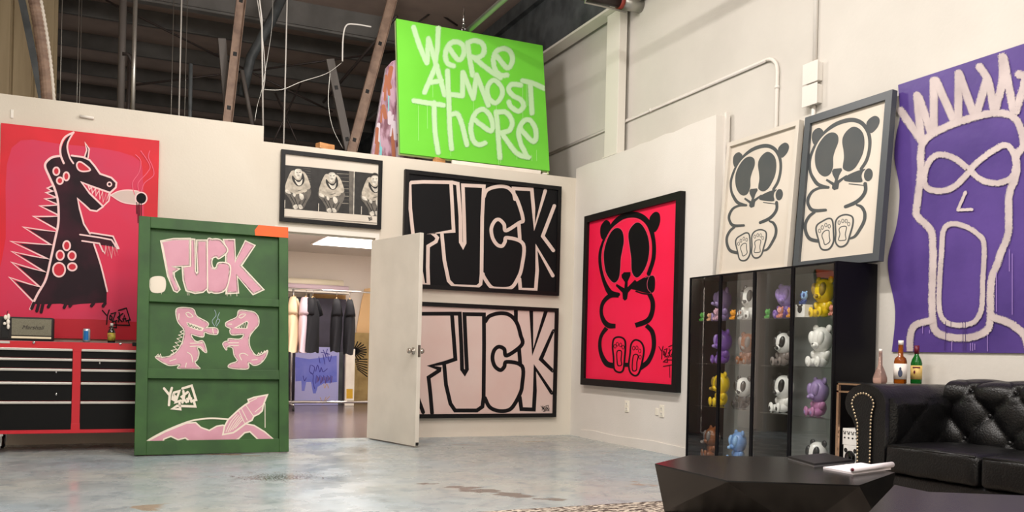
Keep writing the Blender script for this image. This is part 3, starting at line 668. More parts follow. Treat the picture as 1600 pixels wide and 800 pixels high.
for x, y0, y1 in ((278, 530, 580), (325, 560, 580), (728, 590, 705), (790, 160, 430), (880, 0, 150), (900, 30, 450), (610, 650, 700), (625, 650, 702), (640, 655, 695), (480, 640, 700)): a.stroke(p3([(x, y0), (x, y1)]), 1, 2, smooth=False, up=False)
for x, y0, y1 in ((438, 500, 650), (475, 500, 540), (558, 500, 705), (575, 500, 700), (430, 640, 700)): a.stroke(p3([(x, y0), (x, y1)]), .9, 3, smooth=False, up=False)
for x, y0, y1 in ((1220, 320, 560), (1350, 320, 640), (1745, 320, 560)): pass
a.done('canvas', ['purple', 'spray_cream', 'drip_purple', 'drip_dark'], r)

# ---- green crate panel leaning on the tool chest
tl = math.atan2(.30, 2.05); M = rootM((.20, 8.20, 0.0), 0, tl); r = empty('crate_panel', None, M=M, label='tall green crate panel painted with pink letters, two creatures and a rocket', cat='painted panel')
CW, CH = 1.29, 2.09
a = Art(M, -.03); base_slab(a, .01, CW-.01, .01, CH-.01, .02)
a.use(210, 340, 5.7125)
a.fill([(145, 538), (205, 532), (268, 535), (270, 655), (200, 662), (148, 655)], 3, smooth=False); a.stroke([(150, 545), (262, 540), (262, 652), (155, 655)], 14, 3, closed=True)
Fq = [(240, 212), (350, 192), (495, 190), (495, 430), (345, 437), (395, 458), (350, 487), (352, 530), (402, 640), (380, 662), (355, 650), (300, 520)]
Uq = [(500, 195), (535, 198), (540, 480), (555, 506), (570, 490), (560, 300), (560, 205), (645, 205), (648, 630), (610, 663), (540, 672), (465, 650), (440, 560), (430, 440), (500, 430)]
Cq = [(650, 230), (700, 197), (760, 200), (800, 240), (828, 300), (755, 362), (735, 347), (700, 357), (686, 400), (700, 450), (732, 448), (757, 405), (850, 430), (835, 580), (800, 650), (740, 670), (690, 662), (652, 625)]
Kq = [(800, 200), (890, 200), (902, 385), (992, 213), (1070, 250), (950, 430), (1148, 642), (1060, 683), (915, 515), (925, 668), (822, 675), (850, 430), (818, 408), (820, 330), (832, 290)]
for q in (Kq, Cq, Uq, Fq):
    a.fill(q, 2, smooth=q is Cq, up=False); a.stroke(q, 20, 3, closed=True, smooth=q is Cq)
    a.k += .5
for x in (240, 470, 485, 825, 858, 912): a.stroke([(x, 660), (x+3, 700)], 4, 3, smooth=False, up=False)
a.use(210, 470, 6.154)
D1 = [(400, 100), (430, 70), (520, 70), (570, 88), (600, 150), (700, 208), (705, 240), (685, 262), (770, 262), (800, 280), (792, 320), (720, 315), (675, 300), (660, 345), (600, 335), (545, 320), (560, 365), (600, 395), (660, 392), (692, 490), (665, 482), (630, 450), (600, 452), (618, 500), (605, 560), (580, 595), (618, 640), (610, 652), (425, 650), (440, 612), (340, 620), (270, 590), (205, 540), (290, 545), (370, 520), (430, 460), (468, 380), (478, 280), (420, 200)]
D2 = [(880, 215), (910, 195), (985, 158), (1000, 102), (1030, 92), (1090, 100), (1150, 112), (1190, 160), (1190, 230), (1140, 290), (1105, 350), (1105, 430), (1140, 500), (1180, 530), (1230, 515), (1278, 480), (1260, 540), (1210, 600), (1150, 618), (1095, 590), (1086, 652), (920, 643), (916, 612), (990, 580), (960, 520), (945, 452), (890, 440), (883, 470), (853, 420), (870, 395), (905, 390), (910, 367), (1015, 370), (1050, 322), (940, 325), (920, 285), (932, 270), (885, 245)]
for q in (D1, D2): a.fill(q, 2, up=False); a.stroke(q, 15, 3, closed=True)
a.fill([(500, 205), (580, 228), (668, 262), (650, 292), (600, 282), (515, 248)], 3, smooth=False); a.fill([(505, 212), (645, 268), (640, 282), (515, 242)], 1, smooth=False)
a.stroke([(505, 215), (525, 240), (535, 222), (552, 255), (562, 232), (580, 262), (592, 240), (608, 272), (620, 250), (635, 280)], 6, 3, smooth=False)
a.fill([(955, 262), (1080, 192), (1098, 205), (1085, 268), (1000, 268)], 3, smooth=False); a.fill([(985, 258), (1075, 202), (1090, 210), (1078, 262)], 1, smooth=False)
a.stroke([(985, 255), (1000, 240), (1008, 262), (1022, 225), (1032, 262), (1045, 212), (1056, 262), (1068, 202), (1078, 262)], 6, 3, smooth=False)
a.stroke([(465, 285), (440, 300), (468, 318), (425, 330), (460, 350), (410, 365), (450, 392), (392, 402), (430, 430), (375, 440), (410, 468), (355, 478), (385, 505), (350, 515)], 7, 3, smooth=False)
a.stroke([(205, 538), (228, 515), (235, 545), (250, 513), (262, 548), (282, 540)], 7, 3, smooth=False)
a.stroke([(1180, 525), (1195, 500), (1205, 520), (1222, 492), (1232, 512), (1250, 482), (1255, 500), (1275, 476)], 7, 3, smooth=False)
for l in ([(535, 410), (655, 405)], [(535, 440), (630, 440), (665, 480)], [(510, 495), (548, 525), (560, 590)], [(490, 640), (500, 600)], [(492, 122), (520, 112), (562, 150), (520, 156), (492, 122)], [(750, 265), (760, 315)], [(430, 125), (425, 180)], [(1005, 150), (1030, 130), (1070, 132), (1030, 165), (1005, 160)], [(905, 225), (935, 225)], [(900, 405), (1000, 405)], [(905, 432), (1000, 430)], [(1090, 525), (1050, 505), (1010, 520), (1030, 570)], [(340, 580), (400, 560)], [(1130, 570), (1180, 565)]): a.stroke(l, 8, 3, smooth=True, up=False)
a.k += 1
for l in ([(772, 245), (748, 195), (785, 140), (772, 90)], [(788, 245), (820, 190), (800, 165), (818, 112)], [(782, 230), (790, 190), (805, 175)]): a.stroke(l, 5, 4)
a.use(210, 590, 6.154)
a.stroke([(120, 635), (135, 602), (300, 512), (500, 430), (620, 402), (750, 392), (920, 402)], 16, 3)
pl = [(125, 640), (142, 602), (300, 518), (500, 437), (588, 432), (640, 480), (720, 508), (790, 468), (850, 458), (900, 470), (1060, 442), (1150, 460), (1250, 520), (1345, 600), (1200, 606), (1110, 520), (1060, 530), (1000, 588), (940, 618), (560, 635), (490, 580), (420, 598), (350, 565), (285, 590), (262, 640)]
a.fill(pl, 2, smooth=False); a.stroke(pl, 14, 3, closed=True, smooth=False)
rk = [(850, 548), (866, 470), (900, 405), (1000, 312), (1060, 265), (1100, 240), (1092, 212), (1150, 190), (1278, 166), (1240, 262), (1228, 320), (1195, 350), (1148, 372), (1130, 410), (1080, 435), (1020, 480), (950, 530)]
a.fill(rk, 2, smooth=False); a.stroke(rk, 15, 3, closed=True, smooth=False)
for l in ([(1070, 262), (1145, 372)], [(1005, 322), (1060, 440)], [(1030, 300), (1085, 410)], [(1095, 240), (1175, 200)], [(1160, 330), (1235, 265)], [(890, 545), (960, 528), (1040, 470)], [(880, 520), (930, 420), (985, 355)], [(900, 520), (950, 430), (1002, 365)], [(920, 512), (975, 430), (1018, 375)], [(945, 500), (995, 430), (1030, 385)], [(970, 485), (1015, 430), (1045, 400)], [(1255, 250), (1256, 480)]): a.stroke(l, 7, 3, smooth=True, up=False)
a.k += 1
signature(a, 285, 75, 590, 305, 23, 3)
a.done('panel_sheet', ['green_paint', 'green_dark', 'rose', 'cream_paint', 'smoke_grey'], r)
# battens: outer frame and two cross rails at the measured heights
def lz(px, py):
    t = Art(M, -.07); return t.loc((px, py))[1]
z_a, z_b, z_c, z_d = lz(330, 463), lz(330, 475), lz(330, 577), lz(330, 592)
for nm, bx in (('side_batten', (0, .095, 0, CH)), ('side_batten', (CW-.085, CW, 0, CH)), ('top_batten', (.095, CW-.085, CH-.10, CH)), ('bottom_batten', (.095, CW-.085, 0, .12)),
               ('cross_batten', (.095, CW-.085, z_b, z_a)), ('cross_batten', (.095, CW-.085, z_d, z_c))):
    m_ = MB(); m_.box(bx[0], bx[1], -.07, -.0302, bx[2], bx[3], .003); o = m_.build(nm, 'green_paint', r)
m_ = MB(); m_.prism([(.99, CH-.10), (CW, CH-.10), (CW, CH+.001), (1.02, CH+.001), (.985, CH-.05)], -.0715, -.0705)
tag(m_.build('paint_patch', 'orange', r), 'bright orange paint patch on the top right corner')
# ================================================================ TOOL CHEST AND WHAT STANDS ON IT
mat('chest_red', (188, 14, 34), .35, coat=.4); mat('drawer_black', (10, 10, 11), .45, spec=.2, bump=.1, bs=200); mat('handle_alu', (196, 192, 186), .35, .6)
mat('rubber', (26, 26, 28), .7); mat('chrome', (205, 205, 205), .15, 1.0); mat('label_grey', (190, 184, 178), .5)
CXL, CXR, CY0, CY1, CZ0, CZ1 = -1.05, .62, 8.56, 9.12, .165, .955
r = empty('tool_chest', ((CXL+CXR)/2, (CY0+CY1)/2, 0), label='wide red rolling tool chest with two banks of black drawers', cat='tool chest')
ox, oy = (CXL+CXR)/2, (CY0+CY1)/2
def rel(b, name, m, p=None): # geometry given in world coordinates, parented to an untilted thing
    bmesh.ops.translate(b.bm, vec=(-ox, -oy, 0), verts=b.bm.verts); return b.build(name, m, p or r)
b = MB(); xm = -.262
b.box(CXL, CXR, CY0+.02, CY1, CZ0, CZ1, .008)
for x0, x1 in ((CXL, CXL+.04), (xm-.035, xm+.028), (CXR-.04, CXR)): b.box(x0, x1, CY0+.0005, CY0+.0195, CZ0+.084, CZ1-.084)
b.box(CXL, CXR, CY0, CY0+.02, CZ0, CZ0+.085, .003); b.box(CXL, CXR, CY0, CY0+.02, CZ1-.085, CZ1, .003)
rel(b, 'body', 'chest_red')
rel(MB().box(CXL+.01, CXR-.01, CY0+.01, CY1-.01, CZ1, CZ1+.004), 'top_mat', 'dark_steel')
zs = [(.832, .868), (.712, .832), (.712, .832), (.6, .71), (.45, .6), (.255, .45)]
def zof(y): return at(118, y, Y=CY0)[2]
lines_y = [545, 560.5, 576.5, 597, 627]; bot = 672
zt = [zof(y) for y in lines_y]+[zof(bot)]
for x0, x1 in ((CXL+.045, xm-.038), (xm+.032, CXR-.045)):
    for i in range(5):
        m_ = MB(); m_.box(x0, x1, CY0-.004, CY0+.015, zt[i+1]+.006, zt[i]-.002, .003)
        d_ = rel(m_, 'drawer', 'drawer_black')
        m_ = MB(); m_.box(x0, x1, CY0-.022, CY0-.004, zt[i]-.022, zt[i]-.001, .004); h_ = m_
        bmesh.ops.translate(h_.bm, vec=(-ox, -oy, 0), verts=h_.bm.verts); h_.build('drawer_handle', 'handle_alu', d_)
for x, y in ((53, 535), (188, 537)):
    p = at(x, y, Y=CY0); m_ = MB(); m_.lathe([(0, -.012), (.009, -.012), (.012, -.006), (.012, 0)], 14, c=tuple(p), axis='Y'); rel(m_, 'lock', 'chrome')
p = at(8, 534.5, Y=CY0); m_ = MB(); m_.box(p.x-.05, p.x+.035, CY0-.004, CY0, p.z-.010, p.z+.010, .004); rel(m_, 'badge', 'label_grey')
p = at(210, 538, Y=CY0); m_ = MB(); m_.box(p.x-.018, p.x+.018, CY0-.004, CY0, p.z-.016, p.z+.016, .003); rel(m_, 'sticker', 'near_black')
for x, y in ((88, 581), (88, 616), (156, 567)):
    p = at(x, y, Y=CY0); m_ = MB(); m_.ell((p.x, CY0-.008, p.z), (.008, .006, .012)); rel(m_, 'magnet', 'chrome')
for cx, cy in ((-.86, CY0+.07), (.50, CY0+.07), (-.86, CY1-.1), (.50, CY1-.1)):
    m_ = MB(); m_.box(cx-.045, cx+.045, cy-.035, cy+.035, .145, .1649); m_.box(cx-.035, cx-.025, cy-.03, cy+.03, .06, .15, .002); m_.box(cx+.025, cx+.035, cy-.03, cy+.03, .06, .15, .002)
    c_ = rel(m_, 'caster', 'chrome'); m_ = MB(); m_.lathe([(.0, -.022), (.05, -.022), (.064, -.012), (.064, .012), (.05, .022), (0, .022)], 24, c=(cx-ox, cy-oy-.01, .065), axis='X')
    m_.build('wheel', 'rubber', c_); m_ = MB(); m_.lathe([(0, -.025), (.028, -.025), (.028, .025), (0, .025)], 18, c=(cx-ox, cy-oy-.01, .065), axis='X'); m_.build('hub', 'label_grey', c_)
# speaker (amp-style) with script name plate
mat('amp_black', (34, 30, 30), .6, bump=.3, bs=400); mat('grille', (128, 124, 106), .8, c2=(108, 104, 88), ns=220, bump=.3, bs=500); mat('brass', (196, 160, 96), .35, .8); mat('cream_strip', (236, 220, 190), .45)
AY = 8.78; p0 = at(1, 529, Y=AY); p1_ = at(83, 528, Y=AY); zb = CZ1+.004; ht = .205
xa, xb = p1_.x-.60, p1_.x
r = empty('speaker', ((xa+xb)/2, AY+.1, zb), label='black amplifier-style speaker with olive grille, standing on the tool chest', cat='speaker')
ox, oy = (xa+xb)/2, AY+.1
xg = at(18, 515, Y=AY).x
def relz(b, name, m, p=None, z=0.0):
    bmesh.ops.translate(b.bm, vec=(-ox, -oy, -z), verts=b.bm.verts); return b.build(name, m, p or r)
b = MB(); b.box(xa, xb, AY, AY+.19, zb, zb+ht, .012, seg=3)
relz(b, 'cabinet', 'amp_black', z=zb)
relz(MB().box(xg, xb-.015, AY-.006, AY+.002, zb+.045, zb+ht-.015, .003), 'grille', 'grille', z=zb)
relz(MB().box(xg, xb-.015, AY-.006, AY+.002, zb+.018, zb+.036, .002), 'trim_strip', 'cream_strip', z=zb)
def script_text(txt, size, matn, loc, parent, rot=(PI/2, 0, 0), name='lettering', shear=.35, ext=.0008, sx=1.0):
    c = bpy.data.curves.new(name, 'FONT'); c.body = txt; c.size = size; c.shear = shear; c.extrude = ext; c.align_x = 'CENTER'; c.align_y = 'CENTER'
    c.materials.append(MATS[matn])
    t = bpy.data.objects.new(name, c); COL.objects.link(t)
    dg = bpy.context.evaluated_depsgraph_get(); me = bpy.data.meshes.new_from_object(t.evaluated_get(dg))
    bpy.data.objects.remove(t)
    o = bpy.data.objects.new(name, me); COL.objects.link(o); o.parent = parent; o.location = loc; o.rotation_euler = rot; o.scale = (sx, 1, 1)
    return o
script_text('Marshall', .05, 'dark_pipe', ((xg+xb)/2-ox, AY-.0075-oy, .115), r)
m_ = MB(); m_.box(xg-.075, xg-.02, AY-.003, AY+.002, zb+.02, zb+ht-.02, .002); relz(m_, 'control_panel', 'near_black', z=zb)
# white earphone case clipped to the speaker's edge
p = at(11, 503, Y=AY-.02); r2_ = empty('charm', (p.x, AY-.02, p.z-.06), label='small bunch of white and silver charms hanging on the front of the speaker', cat='charm')
m_ = MB()
for dx, dz, rx, rz_ in ((-.012, .10, .014, .022), (.010, .105, .012, .028), (.008, .06, .014, .026), (-.018, .045, .012, .014), (.010, .02, .012, .024)): m_.ell((dx, 0, dz), (rx, .010, rz_), nu=12, nv=8)
m_.build('charm_beads', 'cream_white', r2_); m_ = MB(); m_.tube([(-.002, 0, .125), (.0, .01, .15), (.004, .028, .155)], .0025); m_.build('cord', 'near_black', r2_)
# drinks
mat('can_alu', (190, 196, 204), .3, .6); mat('can_blue', (30, 110, 180), .35, .3); mat('dark_glass', (32, 24, 18), .12, coat=.5); mat('hot_label', (186, 176, 60), .5, c2=(150, 90, 60), ns=30); mat('lime_label', (120, 170, 40), .5); mat('cap_silver', (205, 200, 196), .4, .3)
p = at(135, 531, Y=8.80); zt_ = CZ1+.004
r = empty('drink_can', (p.x, 8.80, zt_), label='silver and blue drink can on the red tool chest', cat='can')
m_ = MB(); m_.lathe([(0, 0), (.024, 0), (.031, .008), (.031, .106), (.026, .118), (.024, .120), (.022, .114), (0, .114)], 28); m_.build('can_body', 'can_alu', r)
m_ = MB(); vs = []
for k in range(9):
    a_ = -PI/2-.75+k*.16; vs += [(.0314*math.cos(a_), .0314*math.sin(a_), .018), (.0314*math.cos(a_), .0314*math.sin(a_), .1)]
m_.raw(vs, [(2*k, 2*k+1, 2*k+3, 2*k+2) for k in range(8)], smooth=True); m_.build('printed_stripe', 'can_blue', r)
p = at(174, 531, Y=8.80)
r = empty('sauce_bottle', (p.x, 8.80, zt_), label='small dark bottle with a green and yellow label on the red tool chest', cat='bottle')
m_ = MB(); m_.lathe([(0, 0), (.030, 0), (.033, .006), (.033, .095), (.028, .112), (.013, .135), (.011, .160), (0, .160)], 28); m_.build('bottle_body', 'dark_glass', r)
m_ = MB(); m_.lathe([(.0338, .018), (.0338, .088)], 28); m_.build('bottle_label', ['hot_label', 'lime_label'], r)
m_ = MB(); m_.lathe([(0, .15), (.0135, .15), (.0135, .176), (0, .176)], 20); m_.build('bottle_cap', 'cap_silver', r)
# ================================================================ DOOR LEAF
mat('door_paint', (212, 206, 194), .5, c2=(204, 198, 186), ns=3); mat('door_edge', (188, 170, 150), .6); mat('steel_knob', (176, 168, 158), .25, .9)
hx, hy = DX1-.01, D-.01; fxp, fyp = at(656, 699.5, Z=0)[:2]
ang = math.atan2(fyp-hy, fxp-hx); WID = .975
r = empty('door_1', (hx, hy, 0), (0, 0, ang)); tag(r, 'plain off-white door leaf standing open into the studio', 'door', kind='structure')
b = MB(); b.box(.01, WID, -.045, 0, .012, 2.115, .003); b.build('door_leaf', 'door_paint', r)
zk = .95
for s, y0 in ((1, .0), (-1, -.045)):
    m_ = MB(); m_.lathe([(0, 0), (.034, 0), (.034, .008*s), (.014, .012*s), (.013, .03*s), (.024, .038*s), (.028, .052*s), (.022, .066*s), (0, .068*s)], 24, c=(WID-.065, y0, zk), axis='Y'); m_.build('door_handle', 'steel_knob', r)
m_ = MB(); m_.box(WID, WID+.002, -.037, -.008, zk-.06, zk+.06); m_.build('latch_plate', 'steel_knob', r)
m_ = MB(); m_.box(WID, WID+.012, -.04, -.01, .02, .05, .002); m_.build('floor_bolt', 'near_black', r)
for z in (.25, 1.05, 1.9):
    m_ = MB(); m_.tube([(.0, -.004, z-.05), (.0, -.004, z+.05)], .008); m_.build('hinge', 'steel_knob', r)
# ================================================================ OUTLETS, CONDUIT, COLUMN, BEAM
mat('plate_ivory', (238, 232, 216), .4)
for px, py, lab in ((980, 635, 'ivory wall outlet low under the red panda painting, nearer the corner'), (1034.5, 642.5, 'ivory wall outlet low under the red panda painting, nearer the cabinet')):
    p = at(px, py, X=R); r = empty('wall_outlet', (R, p.y, p.z), (0, 0, -PI/2), label=lab, cat='outlet')
    MB().box(-.038, .038, -.008, 0, -.06, .06, .003).build('cover_plate', 'plate_ivory', r)
    for z in (.026, -.026):
        m_ = MB(); m_.box(-.017, .017, -.011, -.008, z-.017, z+.017, .004); s_ = m_.build('socket', 'trim_white', r)
        m_ = MB(); m_.box(-.008, -.005, -.0115, -.0105, z-.004, z+.008); m_.box(.005, .008, -.0115, -.0105, z-.004, z+.008); m_.build('slots', 'near_black', s_)
p = at(1026, 644, X=R); tag(MB().box(R-.008, R, p.y-.035, p.y+.015, p.z-.03, p.z+.04, .003).build('wall_patch', 'plate_ivory'), 'small cream filler patch beside the right-hand outlet on the short wall', 'patch')
b = MB(); rr_ = .016; X_ = RO-.018
def arcpts(c, r_, a0, a1, n=6): return [(X_, c[0]+r_*math.cos(a0+(a1-a0)*k/n), c[1]+r_*math.sin(a0+(a1-a0)*k/n)) for k in range(n+1)]
pts = [(X_, 11.5, 3.545), (X_, 6.10, 3.545)]+arcpts((6.10, 3.405), .14, PI/2, PI)+[(X_, 5.96, 2.2)]
b.tube(pts, rr_, 12); b.tube([(X_, 5.96, 3.26), (X_, 5.96, 3.28)], .021, 12); b.tube([(X_, 7.9, 3.545), (X_, 7.92, 3.545)], .021, 12)
tag(b.build('conduit_pipe', 'white_wall'), 'thin white painted conduit bending down the tall outer wall', 'pipe')
b = MB(); b.tube([(X_, 5.52, 5.7), (X_, 5.52, 3.35)], .0175, 12); b.tube([(X_, 5.52, 3.04), (X_, 5.52, 2.2)], .0175, 12)
tag(b.build('conduit_pipe', 'white_wall'), 'white painted vertical conduit running through the two junction boxes', 'pipe')
for z, s in ((3.265, 'upper'), (3.085, 'lower')):
    r = empty('junction_box', (RO, 5.52, z), (0, 0, -PI/2), label='%s of the two white junction boxes on the tall outer wall' % s, cat='junction box')
    MB().box(-.075, .075, -.06, 0, -.075, .075, .004).build('box_body', 'white_wall', r); MB().box(-.085, .085, -.066, -.0605, -.085, .085, .003).build('box_cover', 'white_wall', r)
b = MB(); b.box(5.0, 5.098, 8.38, 8.655, 3.175, 4.762, .004)
b.box(4.99, 5.10, 8.36, 8.675, 3.163, 3.175)
tag(b.build('steel_column', 'trim_white'), 'white painted steel column rising above the short wall to the eave beam', 'column')
r = empty('eave_beam', (5.01, 10, 4.765), label='dark steel eave beam with a pale lower flange, running along the top of the outer wall', cat='beam')
b = MB(); b.box(-.04, -.025, -12, 13, .03, .9); b.box(-.12, -.0401, -12, 13, .72, .90)
b.build('web', 'dark_steel', r); b = MB(); b.box(-.09, .08, -12, 13, .0, .028); b.build('lower_flange', 'trim_white', r)
b = MB(); b.tube([(3.7, 14, 4.685), (3.7, -3.9, 4.685)], .034, 12); tag(b.build('conduit_pipe', 'galv'), 'grey galvanised pipe running just under the roof behind the green board', 'pipe')
r = empty('vent_pipe', (4.84, 8.18, 4.74), label='dark horizontal pipe with a red collar meeting the outer wall at the top', cat='pipe')
b = MB(); b.tube([(-.50, 0, 0), (.02, 0, 0)], .07, 20); b.build('pipe_run', 'dark_pipe', r)
b = MB(); b.tube([(.02, 0, 0), (.06, 0, 0)], .085, 20); b.build('collar', 'orange_red', r)
b = MB(); b.tube([(.06, 0, 0), (.295, 0, 0)], .078, 20); b.build('wall_sleeve', 'galv', r)
b = MB(); b.tube([(-.42, 0, .95), (-.42, -.09, .10), (-.42, -.09, -.06), (-.40, -.02, -.10), (-.2, 0, -.09), (.12, 0, -.10)], .012, 10); b.build('strap', 'galv', r)
# ================================================================ STRUTS, WIRES AND BRACES IN THE ROOF SPACE
def strut(a_, c_, w_, d_, m, lab, nm='roof_strut', grp=None, holes=True):
    a_, c_ = Vector(a_), Vector(c_); L = (c_-a_).length; dirv = (c_-a_).normalized()
    q = dirv.to_track_quat('Z', 'Y').to_matrix().to_4x4(); r = empty(nm, None, M=Matrix.Translation(a_) @ q @ Matrix.Rotation(PI/2, 4, 'Z'), label=lab, cat='strut', group=grp)
    
    b = MB(); b.box(-w_/2, w_/2, -.003, .003, 0, L); b.box(-w_/2, -w_/2+.005, .003, d_, 0, L); b.box(w_/2-.005, w_/2, .003, d_, 0, L)
    b.build('channel', m, r)
    if holes:
        k = .15
        while k < L-.1:
            MB().box(-.022, .022, -.0055, .0055, k, k+.05, .004).build('punched_slot', 'near_black', r); k += .62
    return r
YS = 10.5
def P_(x, y, Y=YS): return tuple(at(x, y, Y=Y))
strut(P_(355, 192), P_(380, -30), .105, .05, 'tan_strut', 'tan slotted channel strut leaning in the middle of the roof gap')
strut(P_(358, 192, 10.6), P_(347, 60, 10.6), .085, .05, 'grey_strut', 'short brown strut meeting the foot of the tan strut', holes=False)
strut(P_(548, 240), P_(620, -30), .115, .05, 'tan_strut', 'tall tan slotted strut slanting up beside the green board')
strut(P_(547, 240, 10.6), P_(516, 92, 10.6), .095, .05, 'grey_strut', 'short grey strut forming a V with the tall tan one by the green board')
strut(P_(68, 165, 10.9), P_(28, -30, 10.9), .07, .05, 'dark_steel', 'dark slanting strut behind the ribbed hose', holes=False)
r = empty('flexible_duct', P_(74, 156, 10.2), label='pale ribbed flexible hose hanging at the far left of the roof gap', cat='duct')
b = MB(); o0 = Vector(r.location); pts = smooth_pts([P_(76, 170, 10.2), P_(72, 120, 10.2), P_(66, 70, 10.2), P_(58, 20, 10.2), P_(50, -20, 10.2)], False, 14)
b.tube([Vector(p)-o0 for p in pts], [.06+.005*(i % 2) for i in range(len(pts))], 14, smooth=False); b.build('ribbed_hose', 'tan_strut', r)
b = MB(); b.tube([Vector(p)-o0+Vector((.055, -.03, 0)) for p in pts], [.014+.006*(i % 2) for i in range(len(pts))], 8, smooth=False); b.build('white_seam', 'cream_white', r)
def rod(p, r_, m, lab, nm='hanging_rod', cat='rod', grp=None, n=8):
    b = MB(); b.tube(p, r_, n); return tag(b.build(nm, m), lab, cat, grp)
rod([P_(206, 236, 10), P_(212, -20, 10)], .022, 'galv', 'bright galvanised pipe standing up from the left partition', 'standing_pipe', 'pipe')
rod([P_(205, 100, 10.1), P_(201, 85, 10.1), P_(191, 84, 10.1)], .02, 'dark_pipe', 'short dark elbow pipe left of the bright galvanised pipe', 'standing_pipe', 'pipe')
rod([P_(198, 272, 10.1), P_(202, 86, 10.1)], .018, 'dark_pipe', 'thin dark pipe just left of the bright galvanised pipe', 'standing_pipe', 'pipe')
rod([P_(187, 225, 11), P_(193, -20, 11)], .04, 'grey_strut', 'brown drop pipe hanging left of the bright galvanised pipe', 'standing_pipe', 'pipe')
rod([P_(295, 292, 10.5), P_(298, 100, 10.5)], .022, 'dark_steel', 'grey pipe stub with a bent tip standing behind the partition', 'standing_pipe', 'pipe')
rod([P_(411, 200, 9.9), P_(409, 30, 9.9), P_(403, -20, 9.9)], .009, 'wire_white', 'white cable rising from the step in the partition', 'hanging_cable', 'cable')
for k, (x0, y0, Y) in enumerate([(95, 100, 11), (281, 120, 11), (290, 120, 11.5), (121, 120, 12), (125, 120, 12.2), (445, 150, 10.5), (268, 150, 11.8)]):
    q = at(x0, y0, Y=Y); rod([(q.x, Y, 2.722), (q.x, Y, 5.739)], .009 if k in (1, 5) else .005, 'wire_white' if k in (1, 5) else 'galv', 'thin hanger wire dropping from the dark roof', 'hanger_wire', 'wire', 'thin hanger wires in the roof gap', 6)
def cable(pl, r_, m, lab, Y=10.0): rod(smooth_pts([P_(x, y, Y) for x, y in pl], False, 6), r_, m, lab, 'loose_cable', 'cable', n=6)
cable([(402, 0), (408, 40), (413, 90), (414, 120), (410, 150)], .005, 'wire_white', 'white cable hanging beside the step in the partition')
cable([(426, -5), (425, 40), (418, 90), (409, 140), (402, 165), (398, 190)], .004, 'galv', 'grey cable drooping to the right of the step')
cable([(411, 140), (440, 140), (470, 128), (510, 115), (534, 98)], .0055, 'galv', 'loose grey cable swagged between the two tan struts')
cable([(535, 96), (536, 60), (541, 40), (555, 38), (580, 42)], .009, 'wire_white', 'short white conduit dropping from the roof beside the tall tan strut')
cable([(516, 110), (513, 160), (520, 200), (536, 232)], .005, 'galv', 'thin cable drooping behind the V of struts')
for i_, (x0, y0, x1, y1) in enumerate([(165, 0, 345, 90), (345, 90, 520, 175), (412, 108, 620, 80), (210, 133, 412, 108), (430, 145, 485, 268), (470, 130, 408, 262), (655, 0, 715, 40), (700, 0, 640, 45)]):
    rod([P_(x0, y0, 12), P_(x1, y1, 12)], .014, 'dark_pipe', 'dark diagonal cross brace under the roof', 'cross_brace', 'brace', 'dark cross braces under the roof', 6)
rod([P_(448, -20, 11.2), P_(425, 30, 11.2), P_(392, 90, 11.2), P_(378, 150, 11.2)], .06, 'dark_steel', 'dark slanting pipe behind the tan strut', 'slanting_pipe', 'pipe')
rod([P_(378, 110, 11.1), P_(394, 195, 11.1)], .025, 'grey_strut', 'grey brace running down behind the tan strut', 'slanting_pipe', 'pipe')
rod([P_(620, 25, 10.5), P_(505, 160, 11.8)], .018, 'dark_pipe', 'dark brace slanting down from the green board', 'slanting_pipe', 'pipe')
r = empty('ceiling_hanger', P_(724, 46, 9.9), label='silver threaded hanger with a ring just above the green board', cat='hanger')
b = MB(); b.tube([(0, 0, .02), (0, 0, .28)], .012, 10); b.tube([(0, 0, .05), (0, 0, .08)], .022, 10); b.build('rod', 'chrome', r)
b = MB(); pts = [(.022*math.cos(k*PI/8), 0, .022*math.sin(k*PI/8)) for k in range(17)]; b.tube(pts, .007, 8, cap=False); b.build('ring', 'chrome', r)
# mural leaning behind the green board, timber blocks and lumber on the partition top
mat('splatter', (186, 150, 168), .4, c2=(122, 78, 92), ns=7, stretch=(2.4, 1, .8), lo=.42, hi=.6)
mat('splat_teal', (120, 190, 196), .5); mat('splat_rust', (160, 92, 62), .5); mat('splat_pale', (206, 190, 200), .5)
zt2 = 3.046
bl = at(583, 238, Y=9.62); M = rootM((bl.x, 9.62, 3.0), 0, .02)
r = empty('wrapped_canvas', None, M=M, label='tall slanting pink and teal splattered canvas half hidden behind the green board', cat='painting')
a = Art(M, -.02); a.use(0, 0, 1); y = a.ys
a.fill([(580, 245), (586, 215), (604, 105), (612, 96), (640, 85), (660, 250)], 0, smooth=False)
random.seed(5)
for k in range(30):
    x = random.uniform(588, 628); yy = random.uniform(105, 235)
    if x < 583+(240-yy)*.16: continue
    a.stroke([(x, yy), (x+random.uniform(-4, 4), yy+random.uniform(14, 46))], random.uniform(1.5, 7), random.choice((1, 2, 3, 3, 2)), smooth=False)
a.done('canvas', ['splatter', 'splat_teal', 'splat_rust', 'splat_pale', 'lime_edge'], r)
e0, e1, e2, e3 = [a.loc(p) for p in ((580, 245), (604, 105), (640, 85), (660, 250))]
b = MB(); b.prism([(e0[0]-.02, -.277), e0, e1, e2, (e3[0], e3[1]), (e3[0], -.277)], -.0195, .04); b.build('stretcher', 'splat_pale', r)
def block(px, py, w_, d_, h_, rz, m, lab, Y=9.33, z=zt2):
    p = at(px, py, Y=Y); b = MB(); b.box(-w_/2, w_/2, -d_/2, d_/2, 0, h_, .004); o = b.build('timber_block', m); o.location = (p.x, Y, z); o.rotation_euler = (0, 0, rz); return tag(o, lab, 'timber')
block(508, 226, .18, .09, .06, .35, 'wood_pine', 'short offcut of raw timber on the partition top, left of the green board', 9.33)
